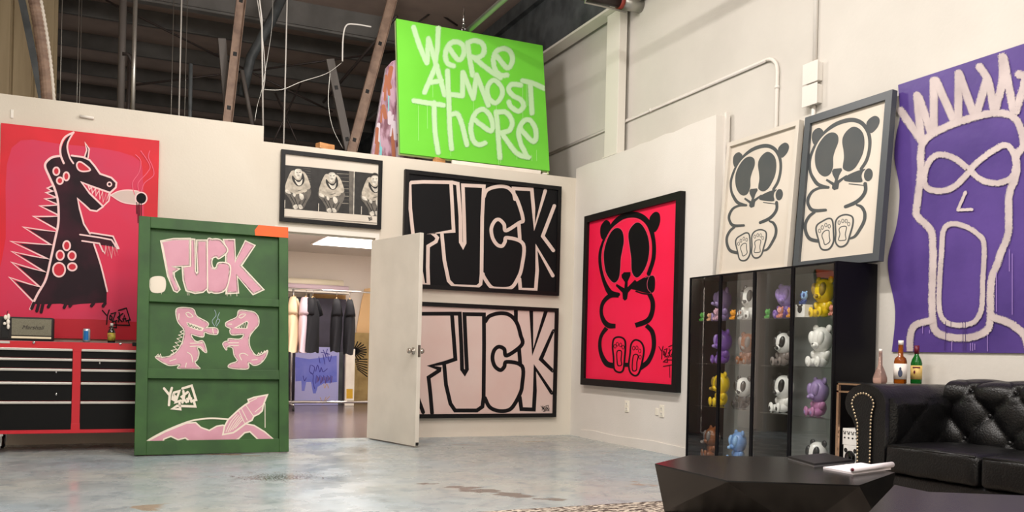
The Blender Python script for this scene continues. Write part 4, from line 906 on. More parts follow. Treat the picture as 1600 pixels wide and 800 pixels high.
block(686, 250, .14, .06, .055, .4, 'wood_pine', 'small timber wedge under the green board', 9.33, zt2)
tag(MB().box(3.42, 4.52, 9.28, 9.31, 3.047, 3.088, .002).build('timber_plank', 'cream_white'), 'pale plank lying under the green board on the partition top', 'timber')
tag(MB().box(4.55, 4.60, 9.27, 9.36, 3.047, 3.066, .002).build('timber_block', 'cream_white'), 'pale timber foot under the right corner of the green board', 'timber')
# wall hardware on the left partition
p = at(136, 183, Y=D); tag(MB().tube([(p.x-.06, D-.014, p.z), (p.x+.06, D-.014, p.z-.006)], .014, 12).build('wall_peg', 'trim_white'), 'short white rod fixed flat above the red painting', 'peg')
p = at(19, 178, Y=D); tag(MB().box(p.x-.012, p.x+.012, D-.008, D, p.z-.04, p.z+.04, .003).build('wall_peg', 'trim_white'), 'small upright white plate near the left edge of the partition', 'peg')
cable([(95, 137), (120, 142), (150, 158)], .006, 'wire_white', 'white wire resting on the left end of the partition', 9.5) if False else None
# ================================================================ GLASS CABINETS
mat('cab_black', (12, 11, 15), .4, spec=.2); mat('cab_back', (140, 142, 140), .6)
def glass_mat():
    m = bpy.data.materials.new('tinted_glass'); m.use_nodes = True; MATS['tinted_glass'] = m; nt = m.node_tree; nt.nodes.clear()
    o = nt.nodes.new('ShaderNodeOutputMaterial'); g = nt.nodes.new('ShaderNodeBsdfGlossy'); t = nt.nodes.new('ShaderNodeBsdfTransparent')
    f = nt.nodes.new('ShaderNodeFresnel'); f.inputs[0].default_value = 1.5; mx = nt.nodes.new('ShaderNodeMixShader')
    g.inputs['Roughness'].default_value = .015; g.inputs['Color'].default_value = (1, 1, 1, 1); t.inputs[0].default_value = (.96, .97, .965, 1)
    mu = nt.nodes.new('ShaderNodeMath'); mu.operation = 'MULTIPLY'; mu.inputs[1].default_value = 1.5; ge = nt.nodes.new('ShaderNodeNewGeometry'); sb_ = nt.nodes.new('ShaderNodeMath'); sb_.operation = 'SUBTRACT'; sb_.inputs[0].default_value = 1; m2 = nt.nodes.new('ShaderNodeMath'); m2.operation = 'MULTIPLY'
    nt.links.new(ge.outputs['Backfacing'], sb_.inputs[1]); nt.links.new(sb_.outputs[0], m2.inputs[1]); nt.links.new(mu.outputs[0], m2.inputs[0])
    nt.links.new(f.outputs[0], mu.inputs[0]); nt.links.new(m2.outputs[0], mx.inputs[0]); nt.links.new(t.outputs[0], mx.inputs[1]); nt.links.new(g.outputs[0], mx.inputs[2]); nt.links.new(mx.outputs[0], o.inputs[0])
    return m
glass_mat()
CF, CB, CT = 4.70, 5.106, 1.667
YE = [6.56, 5.686, 4.81]
SHZ = [.06, .531, .903, 1.276]
for u in range(2):
    y1, y0 = YE[u], YE[u+1]; ym = (y0+y1)/2
    r = empty('display_cabinet', (CF, ym, 0), label=('left' if u == 0 else 'right')+' of the two black glass-door display cabinets full of bear figures', cat='cabinet')
    def rb(b, nm, m, p=None): bmesh.ops.translate(b.bm, vec=(-CF, -ym, 0), verts=b.bm.verts); return b.build(nm, m, p or r)
    b = MB(); b.box(CF+.02, CB, y0, y0+.018, 0, CT); b.box(CF+.02, CB, y1-.018, y1, 0, CT); b.box(CF+.02, CB, y0+.018, y1-.018, CT-.018, CT); b.box(CF+.02, CB, y0+.018, y1-.018, 0, .06)
    rb(b, 'carcass', 'cab_black'); rb(MB().box(CB-.008, CB, y0+.018, y1-.018, .06, CT-.018), 'back_panel', 'cab_back')
    for z in SHZ[1:]: rb(MB().box(CF+.04, CB-.01, y0+.018, y1-.018, z-.008, z), 'shelf', 'tinted_glass')
    for k, (a0, a1) in enumerate(((ym+.002, y1-.001), (y0+.001, ym-.002))):
        d_ = rb(frame_x(CF, a0, a1, .03, CT-.004, .012, .018) if False else MB().box(CF, CF+.018, a0, a0+.014, .03, CT-.004).box(CF, CF+.018, a1-.014, a1, .03, CT-.004).box(CF, CF+.018, a0+.014, a1-.014, CT-.016, CT-.004).box(CF, CF+.018, a0+.014, a1-.014, .03, .045), 'door', 'cab_black')
        rb(MB().box(CF+.007, CF+.011, a0+.014, a1-.014, .045, CT-.016), 'pane', 'tinted_glass', d_)
# ---- vinyl bear figures
for n_, c_ in dict(lav=(150, 128, 176), pinkv=(206, 160, 178), yel=(232, 196, 24), yeld=(150, 120, 40), wht=(232, 230, 226), blk=(24, 22, 24), pur=(112, 70, 158), purl=(156, 128, 196), brn=(128, 72, 34), blu=(96, 140, 198), blul=(140, 180, 226), grn=(60, 146, 44), tanv=(216, 164, 122), org=(224, 150, 34), gry=(122, 112, 108), coral=(206, 130, 112), navy=(28, 58, 128), clear=(180, 178, 176), mauve=(176, 118, 160)).items(): mat(n_, c_, .28, coat=.3)
def bear(loc, h, body, patch, rz, lab, cigar=True, small=False, foot=None, head=None, grp=None, glasses=False):
    """seated big-headed bear, faces local -y; h = total height"""
    r = empty('bear_figure', loc, (0, 0, rz), label=lab, cat='figurine', group=grp); s = h
    foot = foot or body; head = head or body; nu, nv = (12, 8) if small else (20, 12)
    b = MB(); b.ell((0, .02*s, .22*s), (.20*s, .17*s, .22*s), nu=nu, nv=nv)
    for sx in (-1, 1):
        b.ell((sx*.19*s, -.02*s, .27*s), (.075*s, .09*s, .12*s), nu=nu, nv=nv, M=Matrix.Rotation(sx*.5, 3, 'Y'))
        b.ell((sx*.13*s, -.12*s, .10*s), (.10*s, .16*s, .10*s), nu=nu, nv=nv)
    b.build('body', body, r)
    for sx in (-1, 1):
        b = MB(); b.ell((sx*.14*s, -.27*s, .125*s), (.085*s, .05*s, .125*s), nu=nu, nv=nv, M=Matrix.Rotation(sx*.15, 3, 'Y')); f_ = b.build('foot', foot, r)
        if not small:
            b = MB(); b.ell((sx*.14*s, -.312*s, .10*s), (.04*s, .016*s, .055*s), nu=10, nv=6); b.build('sole_pad', patch, f_)
    b = MB(); b.ell((0, 0, .63*s), (.27*s, .24*s, .31*s), nu=nu, nv=nv)
    b.ell((0, -.20*s, .50*s), (.11*s, .08*s, .08*s), nu=nu, nv=nv); hd = b.build('head', head, r)
    for sx in (-1, 1):
        b = MB(); b.ell((sx*.20*s, .02*s, .90*s), (.085*s, .05*s, .09*s), nu=12, nv=8); b.build('ear', patch if patch == 'blk' and not small else head, hd)
        b = MB(); b.ell((sx*.125*s, -.165*s, .67*s), (.095*s, .085*s, .17*s), nu=nu, nv=nv, M=Matrix.Rotation(sx*.15, 3, 'Y') @ Matrix.Rotation(-sx*.45, 3, 'Z')); b.build('eye_patch', patch, hd)
    b = MB(); b.ell((0, -.275*s, .53*s), (.035*s, .025*s, .03*s), nu=10, nv=6); b.build('nose', patch if patch != body else 'blk', hd)
    if cigar:
        b = MB(); b.tube([(.03*s, -.26*s, .47*s), (.10*s, -.33*s, .48*s), (.17*s, -.40*s, .50*s)], [.02*s, .04*s, .045*s], 12); b.build('cigar', patch, hd)
    if glasses:
        for sx in (-1, 1):
            b = MB(); b.ell((sx*.12*s, -.235*s, .58*s), (.07*s, .02*s, .05*s), nu=12, nv=8); b.build('goggle', 'blk', hd)
    return r
FAC = -PI/2
def place(px, zi, h, body, patch, lab, X=5.215, dz=0.0, rz=.1, **k):
    """stand a figure on shelf zi where the photo shows it"""
    X = CF+(X-5.05)*1.08; h *= .93; z = SHZ[zi]+.0005+dz; p = at(px, 560, X=X)
    return bear((X, p.y, z), h, body, patch, FAC+rz, lab, **k)
SM = dict(small=True, cigar=False)
place(1096, 3, .085, 'grn', 'grn', 'tiny green bear figure at the left end of the top shelf', X=5.13, **SM)
place(1107, 3, .075, 'tanv', 'tanv', 'tiny tan bear figure beside the green one on the top shelf', X=5.13, **SM)
place(1119, 3, .12, 'pinkv', 'pinkv', 'small pale pink bear figure in front of the big lavender bear', X=5.12, **SM)
place(1128, 3, .33, 'lav', 'lav', 'large lavender bear figure on the top shelf of the left cabinet', X=5.26, rz=-.25)
place(1144, 3, .095, 'org', 'org', 'tiny orange bear figure on the top shelf of the left cabinet', X=5.12, **SM)
place(1156, 3, .09, 'clear', 'brn', 'tiny grey bear figure beside the orange one', X=5.12, **SM)
place(1170, 3, .32, 'wht', 'blk', 'black and white panda figure on the top shelf of the left cabinet', rz=.15)
place(1198, 3, .085, 'grn', 'grn', 'tiny green bear figure on the top shelf of the right cabinet', X=5.12, **SM)
place(1218, 3, .10, 'coral', 'pinkv', 'tiny pink bear figure left of the purple bear in the right cabinet', X=5.12, **SM)
place(1226, 3, .31, 'pur', 'purl', 'purple bear figure on the top shelf of the right cabinet', X=5.24, rz=.15, head='purl')
place(1233, 3, .09, 'org', 'tanv', 'tiny orange bear figure at the right of the purple bear', X=5.12, **SM)
place(1285, 3, .335, 'yel', 'yeld', 'large yellow bear figure with brown eye patches on the top shelf', X=5.22, rz=.0)
place(1299, 3, .09, 'coral', 'coral', 'tiny coral bear figure at the right end of the top shelf', X=5.10, **SM)
p = at(1256, 490, X=4.785); bx = empty('toy_box', (4.785, p.y, SHZ[3]+.0005), (0, 0, FAC), label='small white box printed with a panda on the top shelf of the right cabinet', cat='box')
MB().box(-.05, .05, -.04, .04, 0, .095, .002).build('carton', 'wht', bx); m_ = MB(); m_.ell((0, -.041, .06), (.025, .003, .03)); m_.ell((-.02, -.041, .088), (.01, .003, .008)); m_.ell((.02, -.041, .088), (.01, .003, .008)); m_.build('printed_panda', 'blk', bx)
bear((4.785, p.y, SHZ[3]+.0965), .105, 'navy', 'navy', FAC, 'tiny blue bear figure standing on the white panda box', small=True, cigar=False, head='blul')
place(1130, 2, .33, 'pur', 'purl', 'large purple bear figure on the second shelf of the left cabinet', X=5.25, rz=-.2)
place(1168, 2, .30, 'brn', 'gry', 'brown bear figure on the second shelf of the left cabinet', rz=.15)
place(1224, 2, .30, 'gry', 'blk', 'panda figure with a white face and dark goggles on the second shelf', rz=0, head='wht', glasses=True)
place(1283, 2, .345, 'wht', 'wht', 'plain glossy white bear figure on the second shelf of the right cabinet', X=5.2, rz=.05)
place(1128, 1, .33, 'yel', 'yeld', 'yellow bear figure on the third shelf of the left cabinet', X=5.24, rz=-.25)
place(1163, 1, .30, 'blk', 'blk', 'black bear figure with a white face on the third shelf', rz=.15, head='wht')
place(1226, 1, .34, 'wht', 'blk', 'large black and white panda figure on the third shelf of the right cabinet', X=5.23, rz=-.1)
place(1281, 1, .32, 'mauve', 'lav', 'lavender and pink bear figure on the third shelf of the right cabinet', X=5.2, rz=-.2, head='lav')
place(1116, 0, .31, 'brn', 'gry', 'dull brown bear figure on the bottom of the left cabinet', X=5.26, rz=-.3)
place(1157, 0, .31, 'blu', 'blul', 'pale blue bear figure on the bottom of the left cabinet', X=5.2, rz=-.2, foot='blul')
place(1281, 0, .32, 'wht', 'blk', 'black and white panda figure on the bottom of the right cabinet', X=5.2, rz=0)
# ================================================================ SOFA
mat('leather', (9, 9, 10), .32, c2=(12, 11, 12), ns=8, bump=.35, bs=90, spec=.42); mat('nail', (196, 178, 150), .3, .9)
SY = 4.21; SX0, SX1 = 4.27, 5.125; SFAR = SY; SNEAR = 1.80
r = empty('sofa', (4.70, 3.0, 0), label='black tufted leather sofa with rolled nailhead arms, along the outer wall', cat='sofa')
ox, oy = 4.70, 3.0
def sb(b, nm, m='leather', p=None): bmesh.ops.translate(b.bm, vec=(-ox, -oy, 0), verts=b.bm.verts); return b.build(nm, m, p or r, weld=False)
sb(MB().box(SX0+.03, SX1-.03, SNEAR+.03, SFAR-.03, .10, .285, .03, seg=3), 'base')
for x, y in ((SX0+.1, SFAR-.1), (SX0+.1, SNEAR+.1), (SX1-.1, SFAR-.1), (SX1-.1, SNEAR+.1)): sb(MB().lathe([(0, 0), (.028, 0), (.04, .06), (.034, .10), (0, .10)], 18, c=(x, y, 0)), 'leg', 'near_black')
def armprof(y_in, y_out, top):
    """cross-section (y,z): straight inner face, round scroll on top rolling outwards"""
    sg = 1 if y_out > y_in else -1; rad = .125; cy = y_in+sg*(.165); cz = top-rad; pts = [(y_in, .10), (y_in, cz)]
    for k in range(0, 15):
        a_ = PI-PI*1.28*k/14; pts.append((cy+sg*rad*1.32*math.cos(a_), cz+rad*math.sin(a_)))
    pts += [(cy+sg*.08, cz-.14), (y_in+sg*.225, cz-.20), (y_in+sg*.225, .10)]
    return pts
def arm(y_in, y_out):
    prf = armprof(y_in, y_out, .815); n = len(prf); b = MB(); xs = [SX0+.018, SX0+.03, SX0+.06]+[SX0+.06+(SX1-SX0-.06)*k/26 for k in range(1, 27)]
    vs = []; cy = sum(p[0] for p in prf)/n; cz = .45
    for i, x in enumerate(xs):
        for j, (y, z) in enumerate(prf):
            q = .985 if i == 0 else 1
            yy = cy+(y-cy)*q; zz = cz+(z-cz)*q
            if j in (1, 2, 3, 4, 5, 6, 7, 8, 9) and i > 3: # soft pleats across the roll
                zz -= .006*abs(math.sin((x-SX0)*PI/.19))**.3*-1+.006
            vs.append((x, yy, zz))
    fs = [(i*n+j, i*n+(j+1) % n, (i+1)*n+(j+1) % n, (i+1)*n+j) for i in range(len(xs)-1) for j in range(n)]
    b.raw(vs, fs, smooth=True); tri = tessellate_polygon([[Vector((p[0], p[1], 0)) for p in prf]])
    b.raw(vs[:n], [tuple(t) for t in tri], smooth=False)
    o = sb(b, 'arm')
    # inset front panel following the profile with its row of brass nails
    sg = 1 if y_out > y_in else -1; cyy = y_in+sg*.172; czz = .685
    pan = [(y_in+sg*.045, .14), (y_in+sg*.045, .56)]
    ar = [(cyy+sg*.088*math.cos(PI*1.18-PI*1.36*k/16), czz-.0+.068*math.sin(PI*1.18-PI*1.36*k/16)) for k in range(17)]
    pan = [(y_in+sg*.10, .14), (y_in+sg*.10, .58)]+ar+[(y_in+sg*.215, .56), (y_in+sg*.205, .14)]
    b = MB(); b.prism(pan, SX0+.008, SX0+.018, plane='YZ'); f_ = sb(b, 'arm_front', 'leather', r)
    line = [(y_in+sg*.105, .14), (y_in+sg*.105, .58)]+ar+[(y_in+sg*.210, .56), (y_in+sg*.20, .14)]
    d = 0; b = MB(); step = .0215; acc = 0; prev = Vector(line[0])
    for q in line[1:]:
        q = Vector(q); L = (q-prev).length; t = step-acc
        while t < L:
            c = prev+(q-prev)*(t/L); b.ell((SX0+.007, c.x, c.y), (.005, .0075, .0075), nu=8, nv=5); t += step
        acc = (L-(t-step)); prev = q
    sb(b, 'nailhead_trim', 'nail', f_)
    # buttons on the inside
    return o
arm(SFAR-.26, SFAR); arm(SNEAR+.26, SNEAR)
# tufted inside faces
def tuft(P, nu, nv, su, sv, ph, depth=.035, btn=True):
    """P(u,v)->(point, normal); u,v in metres; diamond tufts"""
    pass
def diamond(u, v, pu, pv):
    a_ = u/pu+v/pv; c_ = u/pu-v/pv
    h = (abs(math.sin(PI*a_/1))*abs(math.sin(PI*c_/1)))**.42
    ia, ic = round(a_), round(c_); d = math.hypot((a_-ia), (c_-ic))
    return h-.5*math.exp(-(d/.13)**2)
def backsurf(y0, y1, nU=150, nV=60):
    vs = []; b = MB()
    prof = smooth_pts([(5.12, .38), (5.10, .48), (5.12, .60), (5.13, .70), (5.13, .76), (5.16, .815), (5.22, .845), (5.30, .845), (5.36, .80), (5.385, .72), (5.385, .60)], False, 8)
    cum = [0]
    for i in range(1, len(prof)): cum.append(cum[-1]+math.dist(prof[i], prof[i-1]))
    for j, (x, z) in enumerate(prof):
        q0, q1_ = prof[max(j-1, 0)], prof[min(j+1, len(prof)-1)]; t = Vector((q1_[0]-q0[0], q1_[1]-q0[1])).normalized(); nx, nz = -t.y, t.x
        fade = 1 if cum[j] < .42 else max(.25, 1-(cum[j]-.42)/.1)
        for i in range(nU+1):
            y = y1-(y1-y0)*i/nU; h = diamond(y1-y-.16, cum[j]-.12, .30, .30)
            d = .042*h*fade
            vs.append((x-.27+nx*d-.02, y, z+nz*d))
    n = nU+1; b.raw(vs, [(j*n+i, j*n+i+1, (j+1)*n+i+1, (j+1)*n+i) for j in range(len(prof)-1) for i in range(nU)], smooth=True)
    sb(b, 'backrest')
    b = MB(); b.box(4.93, SX1, y0, y1, .2, .70); sb(b, 'back_frame')
    for j in range(-2, 6):
        for i in range(-1, 22):
            a_, c_ = j, i
            u = (a_+c_)/2*.30; v = (a_-c_)/2*.30
            s_ = v+.12; y = y1-(u+.16)
            if .09 < s_ < .44 and y0+.05 < y < y1-.05:
                k = min(range(len(cum)), key=lambda q: abs(cum[q]-s_)); sb(MB().ell((prof[k][0]-.298, y, prof[k][1]), (.009, .014, .014), nu=10, nv=6), 'button')
backsurf(SNEAR+.22, SFAR-.24)
# inside of the far arm: soft tufted pad
b = MB(); nU, nV = 60, 26; vs = []
for j in range(nV+1):
    z = .40+.335*j/nV
    for i in range(nU+1):
        x = SX0+.05+(4.93-SX0-.05)*i/nU; e = min(1, i/4, (nU-i)/3, j/3, (nV-j)/3)
        vs.append((x, SFAR-.262-.020*e*(.6+.6*diamond(x-SX0-.1, z-.44, .30, .30)), z))
n = nU+1; b.raw(vs, [(j*n+i, j*n+i+1, (j+1)*n+i+1, (j+1)*n+i) for j in range(nV) for i in range(nU)], smooth=True); sb(b, 'arm_pad')
def cushion(x0, x1, y0, y1, z0, z1, nm):
    b = MB(); t = bmesh.new(); bmesh.ops.create_cube(t, size=1); bmesh.ops.scale(t, vec=(x1-x0, y1-y0, z1-z0), verts=t.verts)
    bmesh.ops.bevel(t, geom=list(t.edges), offset=.035, segments=4, profile=.5, affect='EDGES'); bmesh.ops.subdivide_edges(t, edges=[e for e in t.edges if e.calc_length() > .3], cuts=12, use_grid_fill=True)
    for v in t.verts:
        a_ = 1-(2*v.co.x/(x1-x0))**2; c_ = 1-(2*v.co.y/(y1-y0))**2
        if v.co.z > 0: v.co.z += .018*max(0, a_)*max(0, c_)
        v.co.z += .002*math.sin(v.co.y*31+v.co.x*17); v.co.x += .003*math.sin(v.co.y*23+v.co.z*30)
    bmesh.ops.translate(t, vec=((x0+x1)/2, (y0+y1)/2, (z0+z1)/2), verts=t.verts); b.merge(t, 0, True); o = sb(b, nm)
    b = MB(); pts = [(x0+.012, y0+.02, z1-.012), (x0+.012, y1-.02, z1-.012)]; b.tube(pts, .007, 8); bmesh.ops.translate(b.bm, vec=(-ox, -oy, 0), verts=b.bm.verts); b.build('piping', 'leather', o)
ys = at(1528, 712, X=SX0)[1]
cushion(SX0-.0, 4.86, ys+.006, SFAR-.27, .285, .458, 'seat_cushion'); cushion(SX0-.0, 4.86, ys-.70, ys-.006, .285, .458, 'seat_cushion'); cushion(SX0, 4.86, SNEAR+.27, ys-.712, .285, .458, 'seat_cushion')
# ================================================================ BOTTLES behind the arm
mat('whisky', (176, 92, 16), .05, trans=.75, ior=1.36); mat('clear_glass', (226, 220, 214), .04, trans=.92, ior=1.3); mat('green_glass', (22, 116, 40), .08, trans=.55, ior=1.4)
mat('pink_glass', (226, 190, 178), .06, trans=.8, ior=1.3); mat('cap_maroon', (96, 16, 40), .4); mat('label_cream', (228, 220, 212), .6); mat('label_tan', (226, 196, 120), .6, c2=(214, 178, 100), ns=30); mat('ink_blue', (60, 68, 92), .6)
ZB = .783
# narrow console ledge behind the arm on which the bottles stand
def bottle(px, X, zb, prof, m, lab, extra):
    p = at(px, 590, X=X); r = empty('bottle', (X, p.y, zb), (0, 0, -.85), label=lab, cat='bottle'); MB().lathe(prof, 28).build('glass_body', m, r); extra(r); return r
YT0, YT1, XT0, XT1, ZT = 4.305, 4.69, 4.62, 5.09, .807
def ex1(r): MB().lathe([(0, .208), (.011, .208), (.011, .232), (0, .232)], 16).build('stopper', 'label_cream', r)
def ex2(r):
    MB().lathe([(.0422, .03), (.0422, .135)], 28).build('bottle_label', 'label_cream', r)
    m_ = MB(); m_.ell((0, -.0425, .07), (.014, .003, .026)); m_.ell((0, -.0425, .10), (.007, .003, .012)); m_.build('printed_figure', 'ink_blue', r)
    MB().lathe([(0, .262), (.017, .262), (.017, .292), (0, .292)], 16).build('stopper', 'label_cream', r)
def ex3(r):
    MB().lathe([(.0372, .03), (.0372, .125)], 28).build('bottle_label', 'label_tan', r)
    m_ = MB(); m_.box(-.024, .024, -.0385, -.036, .108, .116); m_.ell((-.012, -.037, .08), (.006, .003, .012)); m_.build('printed_mark', 'cap_maroon', r)
    MB().lathe([(0, .205), (.0165, .205), (.0165, .262), (0, .262)], 16).build('cap', 'cap_maroon', r)
bottle(1375, 4.76, ZT+.001, [(0, 0), (.040, 0), (.046, .01), (.046, .035), (.03, .085), (.014, .12), (.011, .215), (0, .215)], 'pink_glass', 'slim-necked clear pinkish bottle, leftmost of the three behind the sofa arm', ex1)
bottle(1406.5, 4.88, ZT+.001, [(0, 0), (.038, 0), (.041, .006), (.041, .150), (.034, .172), (.017, .186), (.016, .27), (0, .27)], 'whisky', 'amber whiskey bottle with a white label, middle of the three behind the sofa arm', ex2)
bottle(1431.5, 5.03, ZT+.001, [(0, 0), (.034, 0), (.0365, .006), (.0365, .140), (.030, .165), (.014, .195), (.013, .25), (0, .25)], 'green_glass', 'green bottle with a tan label and maroon cap, last of the three', ex3)
# ================================================================ SIDE TABLE
mat('rose_gold', (206, 168, 140), .22, .85); mat('mirror_top', (40, 40, 42), .1, .2)
r = empty('side_table', ((XT0+XT1)/2, (YT0+YT1)/2, 0), label='slim rose-gold framed side table between the cabinet and the sofa', cat='side table'); ox, oy = (XT0+XT1)/2, (YT0+YT1)/2
b = MB()
for z in (ZT-.012, ZT-.066):
    b.box(XT0, XT1, YT0, YT0+.014, z-.008, z+.004); b.box(XT0, XT1, YT1-.014, YT1, z-.008, z+.004); b.box(XT0, XT0+.014, YT0, YT1, z-.008, z+.004); b.box(XT1-.014, XT1, YT0, YT1, z-.008, z+.004)
sb(b, 'rail', 'rose_gold'); sb(MB().box(XT0+.002, XT1-.002, YT0+.002, YT1-.002, ZT-.008, ZT), 'table_top', 'mirror_top')
for x, y in ((XT0, YT0), (XT0, YT1-.02), (XT1-.02, YT0), (XT1-.02, YT1-.02)): sb(MB().box(x, x+.02, y, y+.02, 0, ZT-.02, .002), 'leg', 'rose_gold')
sb(MB().box(XT0+.01, XT1-.01, YT0+.01, YT1-.01, .19, .20), 'lower_shelf', 'mirror_top')
for z0, h_, w_, lab in ((.2005, .17, .13, 'white carton with a large panda head, on the lower shelf of the side table'), (.371, .115, .15, 'white carton with a row of small panda heads, stacked on the other carton')):
    p = at(1323, 700, X=4.70); bx = empty('panda_carton', (4.715, min(p.y, 4.585), z0), (0, 0, -PI/2), label=lab, cat='box'); MB().box(-w_/2, w_/2, -.06, .07, 0, h_, .003).build('carton', 'wht', bx); m_ = MB()
    if h_ > .15:
        m_.lathe([(.038, -.0625), (.038, -.0605), (.050, -.0605), (.050, -.0625), (.038, -.0625)], 20, c=(.0, 0, .085), axis='Y')
        for s in (-1, 1): m_.ell((s*.042, -.061, .135), (.016, .002, .016), nu=12, nv=6); m_.ell((s*.016, -.061, .09), (.011, .002, .022), nu=12, nv=6)
        m_.ell((0, -.061, .058), (.007, .002, .006), nu=10, nv=6)
    else:
        for cx in (-.054, -.018, .018, .054):
            for s in (-1, 1): m_.ell((cx+s*.010, -.061, .092), (.005, .002, .005), nu=8, nv=5); m_.ell((cx+s*.005, -.061, .08), (.004, .002, .009), nu=8, nv=5)
            m_.ell((cx, -.061, .05), (.009, .002, .006), nu=8, nv=5)
    m_.build('printed_panda', 'blk', bx)
# ================================================================ FACETED COFFEE TABLES
mat('table_black', (14, 13, 13), .27, c2=(18, 16, 15), ns=4, spec=.45); mat('paper_white', (226, 218, 222), .6); mat('laptop_black', (24, 24, 27), .35); mat('laptop_edge', (150, 150, 152), .3, .8)
def facet_table(top, mid, bot, z0, zm, lab):
    n = len(top); c = (sum(p[0] for p in top)/n, sum(p[1] for p in top)/n); r = empty('coffee_table', (c[0], c[1], 0), label=lab, cat='coffee table'); b = MB()
    T = [(x-c[0], y-c[1], z0-.006) for x, y in top]; Mi = [(x-c[0], y-c[1], zm) for x, y in mid]; B_ = [(x-c[0], y-c[1], .0145) for x, y in bot]
    vs = T+Mi+B_; fs = []
    for i in range(n):
        j = (i+1) % n; fs += [(i, j, n+i), (j, n+j, n+i), (n+i, n+j, 2*n+j), (n+i, 2*n+j, 2*n+i)]
    fs.append(tuple(range(2*n, 3*n))); b.raw(vs, fs); b.build('faceted_base', 'table_black', r)
    b = MB(); b.prism([(x-c[0], y-c[1]) for x, y in top], z0-.006, z0, plane='XY'); b.build('table_top', 'table_black', r); return r
TOP = [(2.47, 3.70), (2.45, 3.11), (2.94, 2.84), (3.46, 3.12), (3.44, 3.76), (2.87, 3.97)]
MID = [(2.55, 3.70), (2.88, 3.15), (3.32, 2.98), (3.58, 3.45), (3.20, 3.86), (2.62, 4.0)]
MID = [tuple(at(1038, 800, Z=.167)[:2]), tuple(at(1250, 827, Z=.175)[:2]), (3.30, 3.04), (3.36, 3.42), (3.14, 3.78), (2.74, 3.86)]
cx, cy = 2.95, 3.42
BOT = [(cx+.33*math.cos(t), cy+.33*math.sin(t)) for t in [math.atan2(y-cy, x-cx) for x, y in MID]]
facet_table(TOP, MID, BOT, .42, .17, 'low black coffee table with triangular facets, notepad and laptop on its top')
z2 = .50; q = [tuple(at(*p, Z=z2)[:2]) for p in ((1357, 800.5), (1398, 757.5), (1451, 768.5))]; far = at(1640, 774, Z=z2)
TOP2 = [q[1], q[0], (q[0][0]+.25, q[0][1]-.42), (q[0][0]+.80, q[0][1]-.42), (far.x+.12, far.y-.1), (q[2][0], q[2][1])]
c2 = (sum(p[0] for p in TOP2)/6, sum(p[1] for p in TOP2)/6)
MID2 = [((TOP2[i][0]+TOP2[(i+1) % 6][0])/2*.8+c2[0]*.2, (TOP2[i][1]+TOP2[(i+1) % 6][1])/2*.8+c2[1]*.2) for i in range(6)]
BOT2 = [(p[0]*.75+c2[0]*.25, p[1]*.75+c2[1]*.25) for p in MID2]
facet_table(TOP2, MID2, BOT2, z2, .22, 'second dark faceted coffee table, nearer the camera at the bottom right corner')
zt3 = .4205
pa, pb, pc, pd = [Vector(at(*p, Z=.42)) for p in ((1231, 718), (1272, 730), (1334, 724), (1290, 713))]
r = empty('laptop', (pa.x, pa.y, zt3), label='closed black laptop lying on the faceted coffee table', cat='laptop')
def slab(pts, z0, z1, nm, m, par, inset=0.0):
    c = sum((Vector(p) for p in pts), Vector())/len(pts); b = MB(); b.prism([((c+(Vector(p)-c)*(1-inset)).x-par.location.x, (c+(Vector(p)-c)*(1-inset)).y-par.location.y) for p in pts], z0, z1, plane='XY'); return b.build(nm, m, par)
slab([pa, pb, pc, pd], 0, .007, 'laptop_base', 'laptop_edge', r); slab([pa, pb, pc, pd], .007, .018, 'lid', 'laptop_black', r, .01)
pa, pb, pc, pd = [Vector(at(*p, Z=.42)) for p in ((1286, 733), (1333, 742), (1392, 734), (1345, 726))]
r = empty('notepad', (pa.x, pa.y, zt3), label='white paper notepad with its cover curled back, on the faceted coffee table', cat='notepad')
slab([pa, pb, pc, pd], 0, .010, 'pages', 'paper_white', r)
u_ = (pc-pb).normalized(); o_ = Vector((pa.x, pa.y, 0))
b = MB(); s0 = Vector((pb.x, pb.y, 0))-o_+Vector((0, 0, .0245)); s1 = Vector((pc.x, pc.y, 0))-o_+Vector((0, 0, .0245))
b.tube([s0-u_*.005, s1+u_*.01], .0140, 18, cap=True); b.build('curled_cover', 'paper_white', r)
b = MB(); b.tube([s0-u_*.0065, s0-u_*.005], .008, 12); b.build('roll_hollow', 'cap_maroon', r)
# ================================================================ RUG
m = mat('rug_pile', (70, 56, 50), .95, c2=(196, 182, 166), ns=26, lo=.47, hi=.56, bump=.8, bs=90, stretch=(1, 2.2, 1))
ra, rb_ = at(818, 799, Z=0), at(1032, 786, Z=0); d = (rb_-ra).normalized(); nrm = Vector((d.y, -d.x, 0)); 
if nrm.y > 0: nrm = -nrm
p0 = ra-d*.6; L = 2.6; Wd = 2.5
b = MB(); P4 = [p0, p0+d*L, p0+d*L+nrm*Wd, p0+nrm*Wd]; b.prism([(p.x, p.y) for p in P4], .0005, .014, plane='XY')
rg = b.build('rug', 'rug_pile'); tag(rg, 'brown and cream speckled rug under the coffee tables', 'rug')
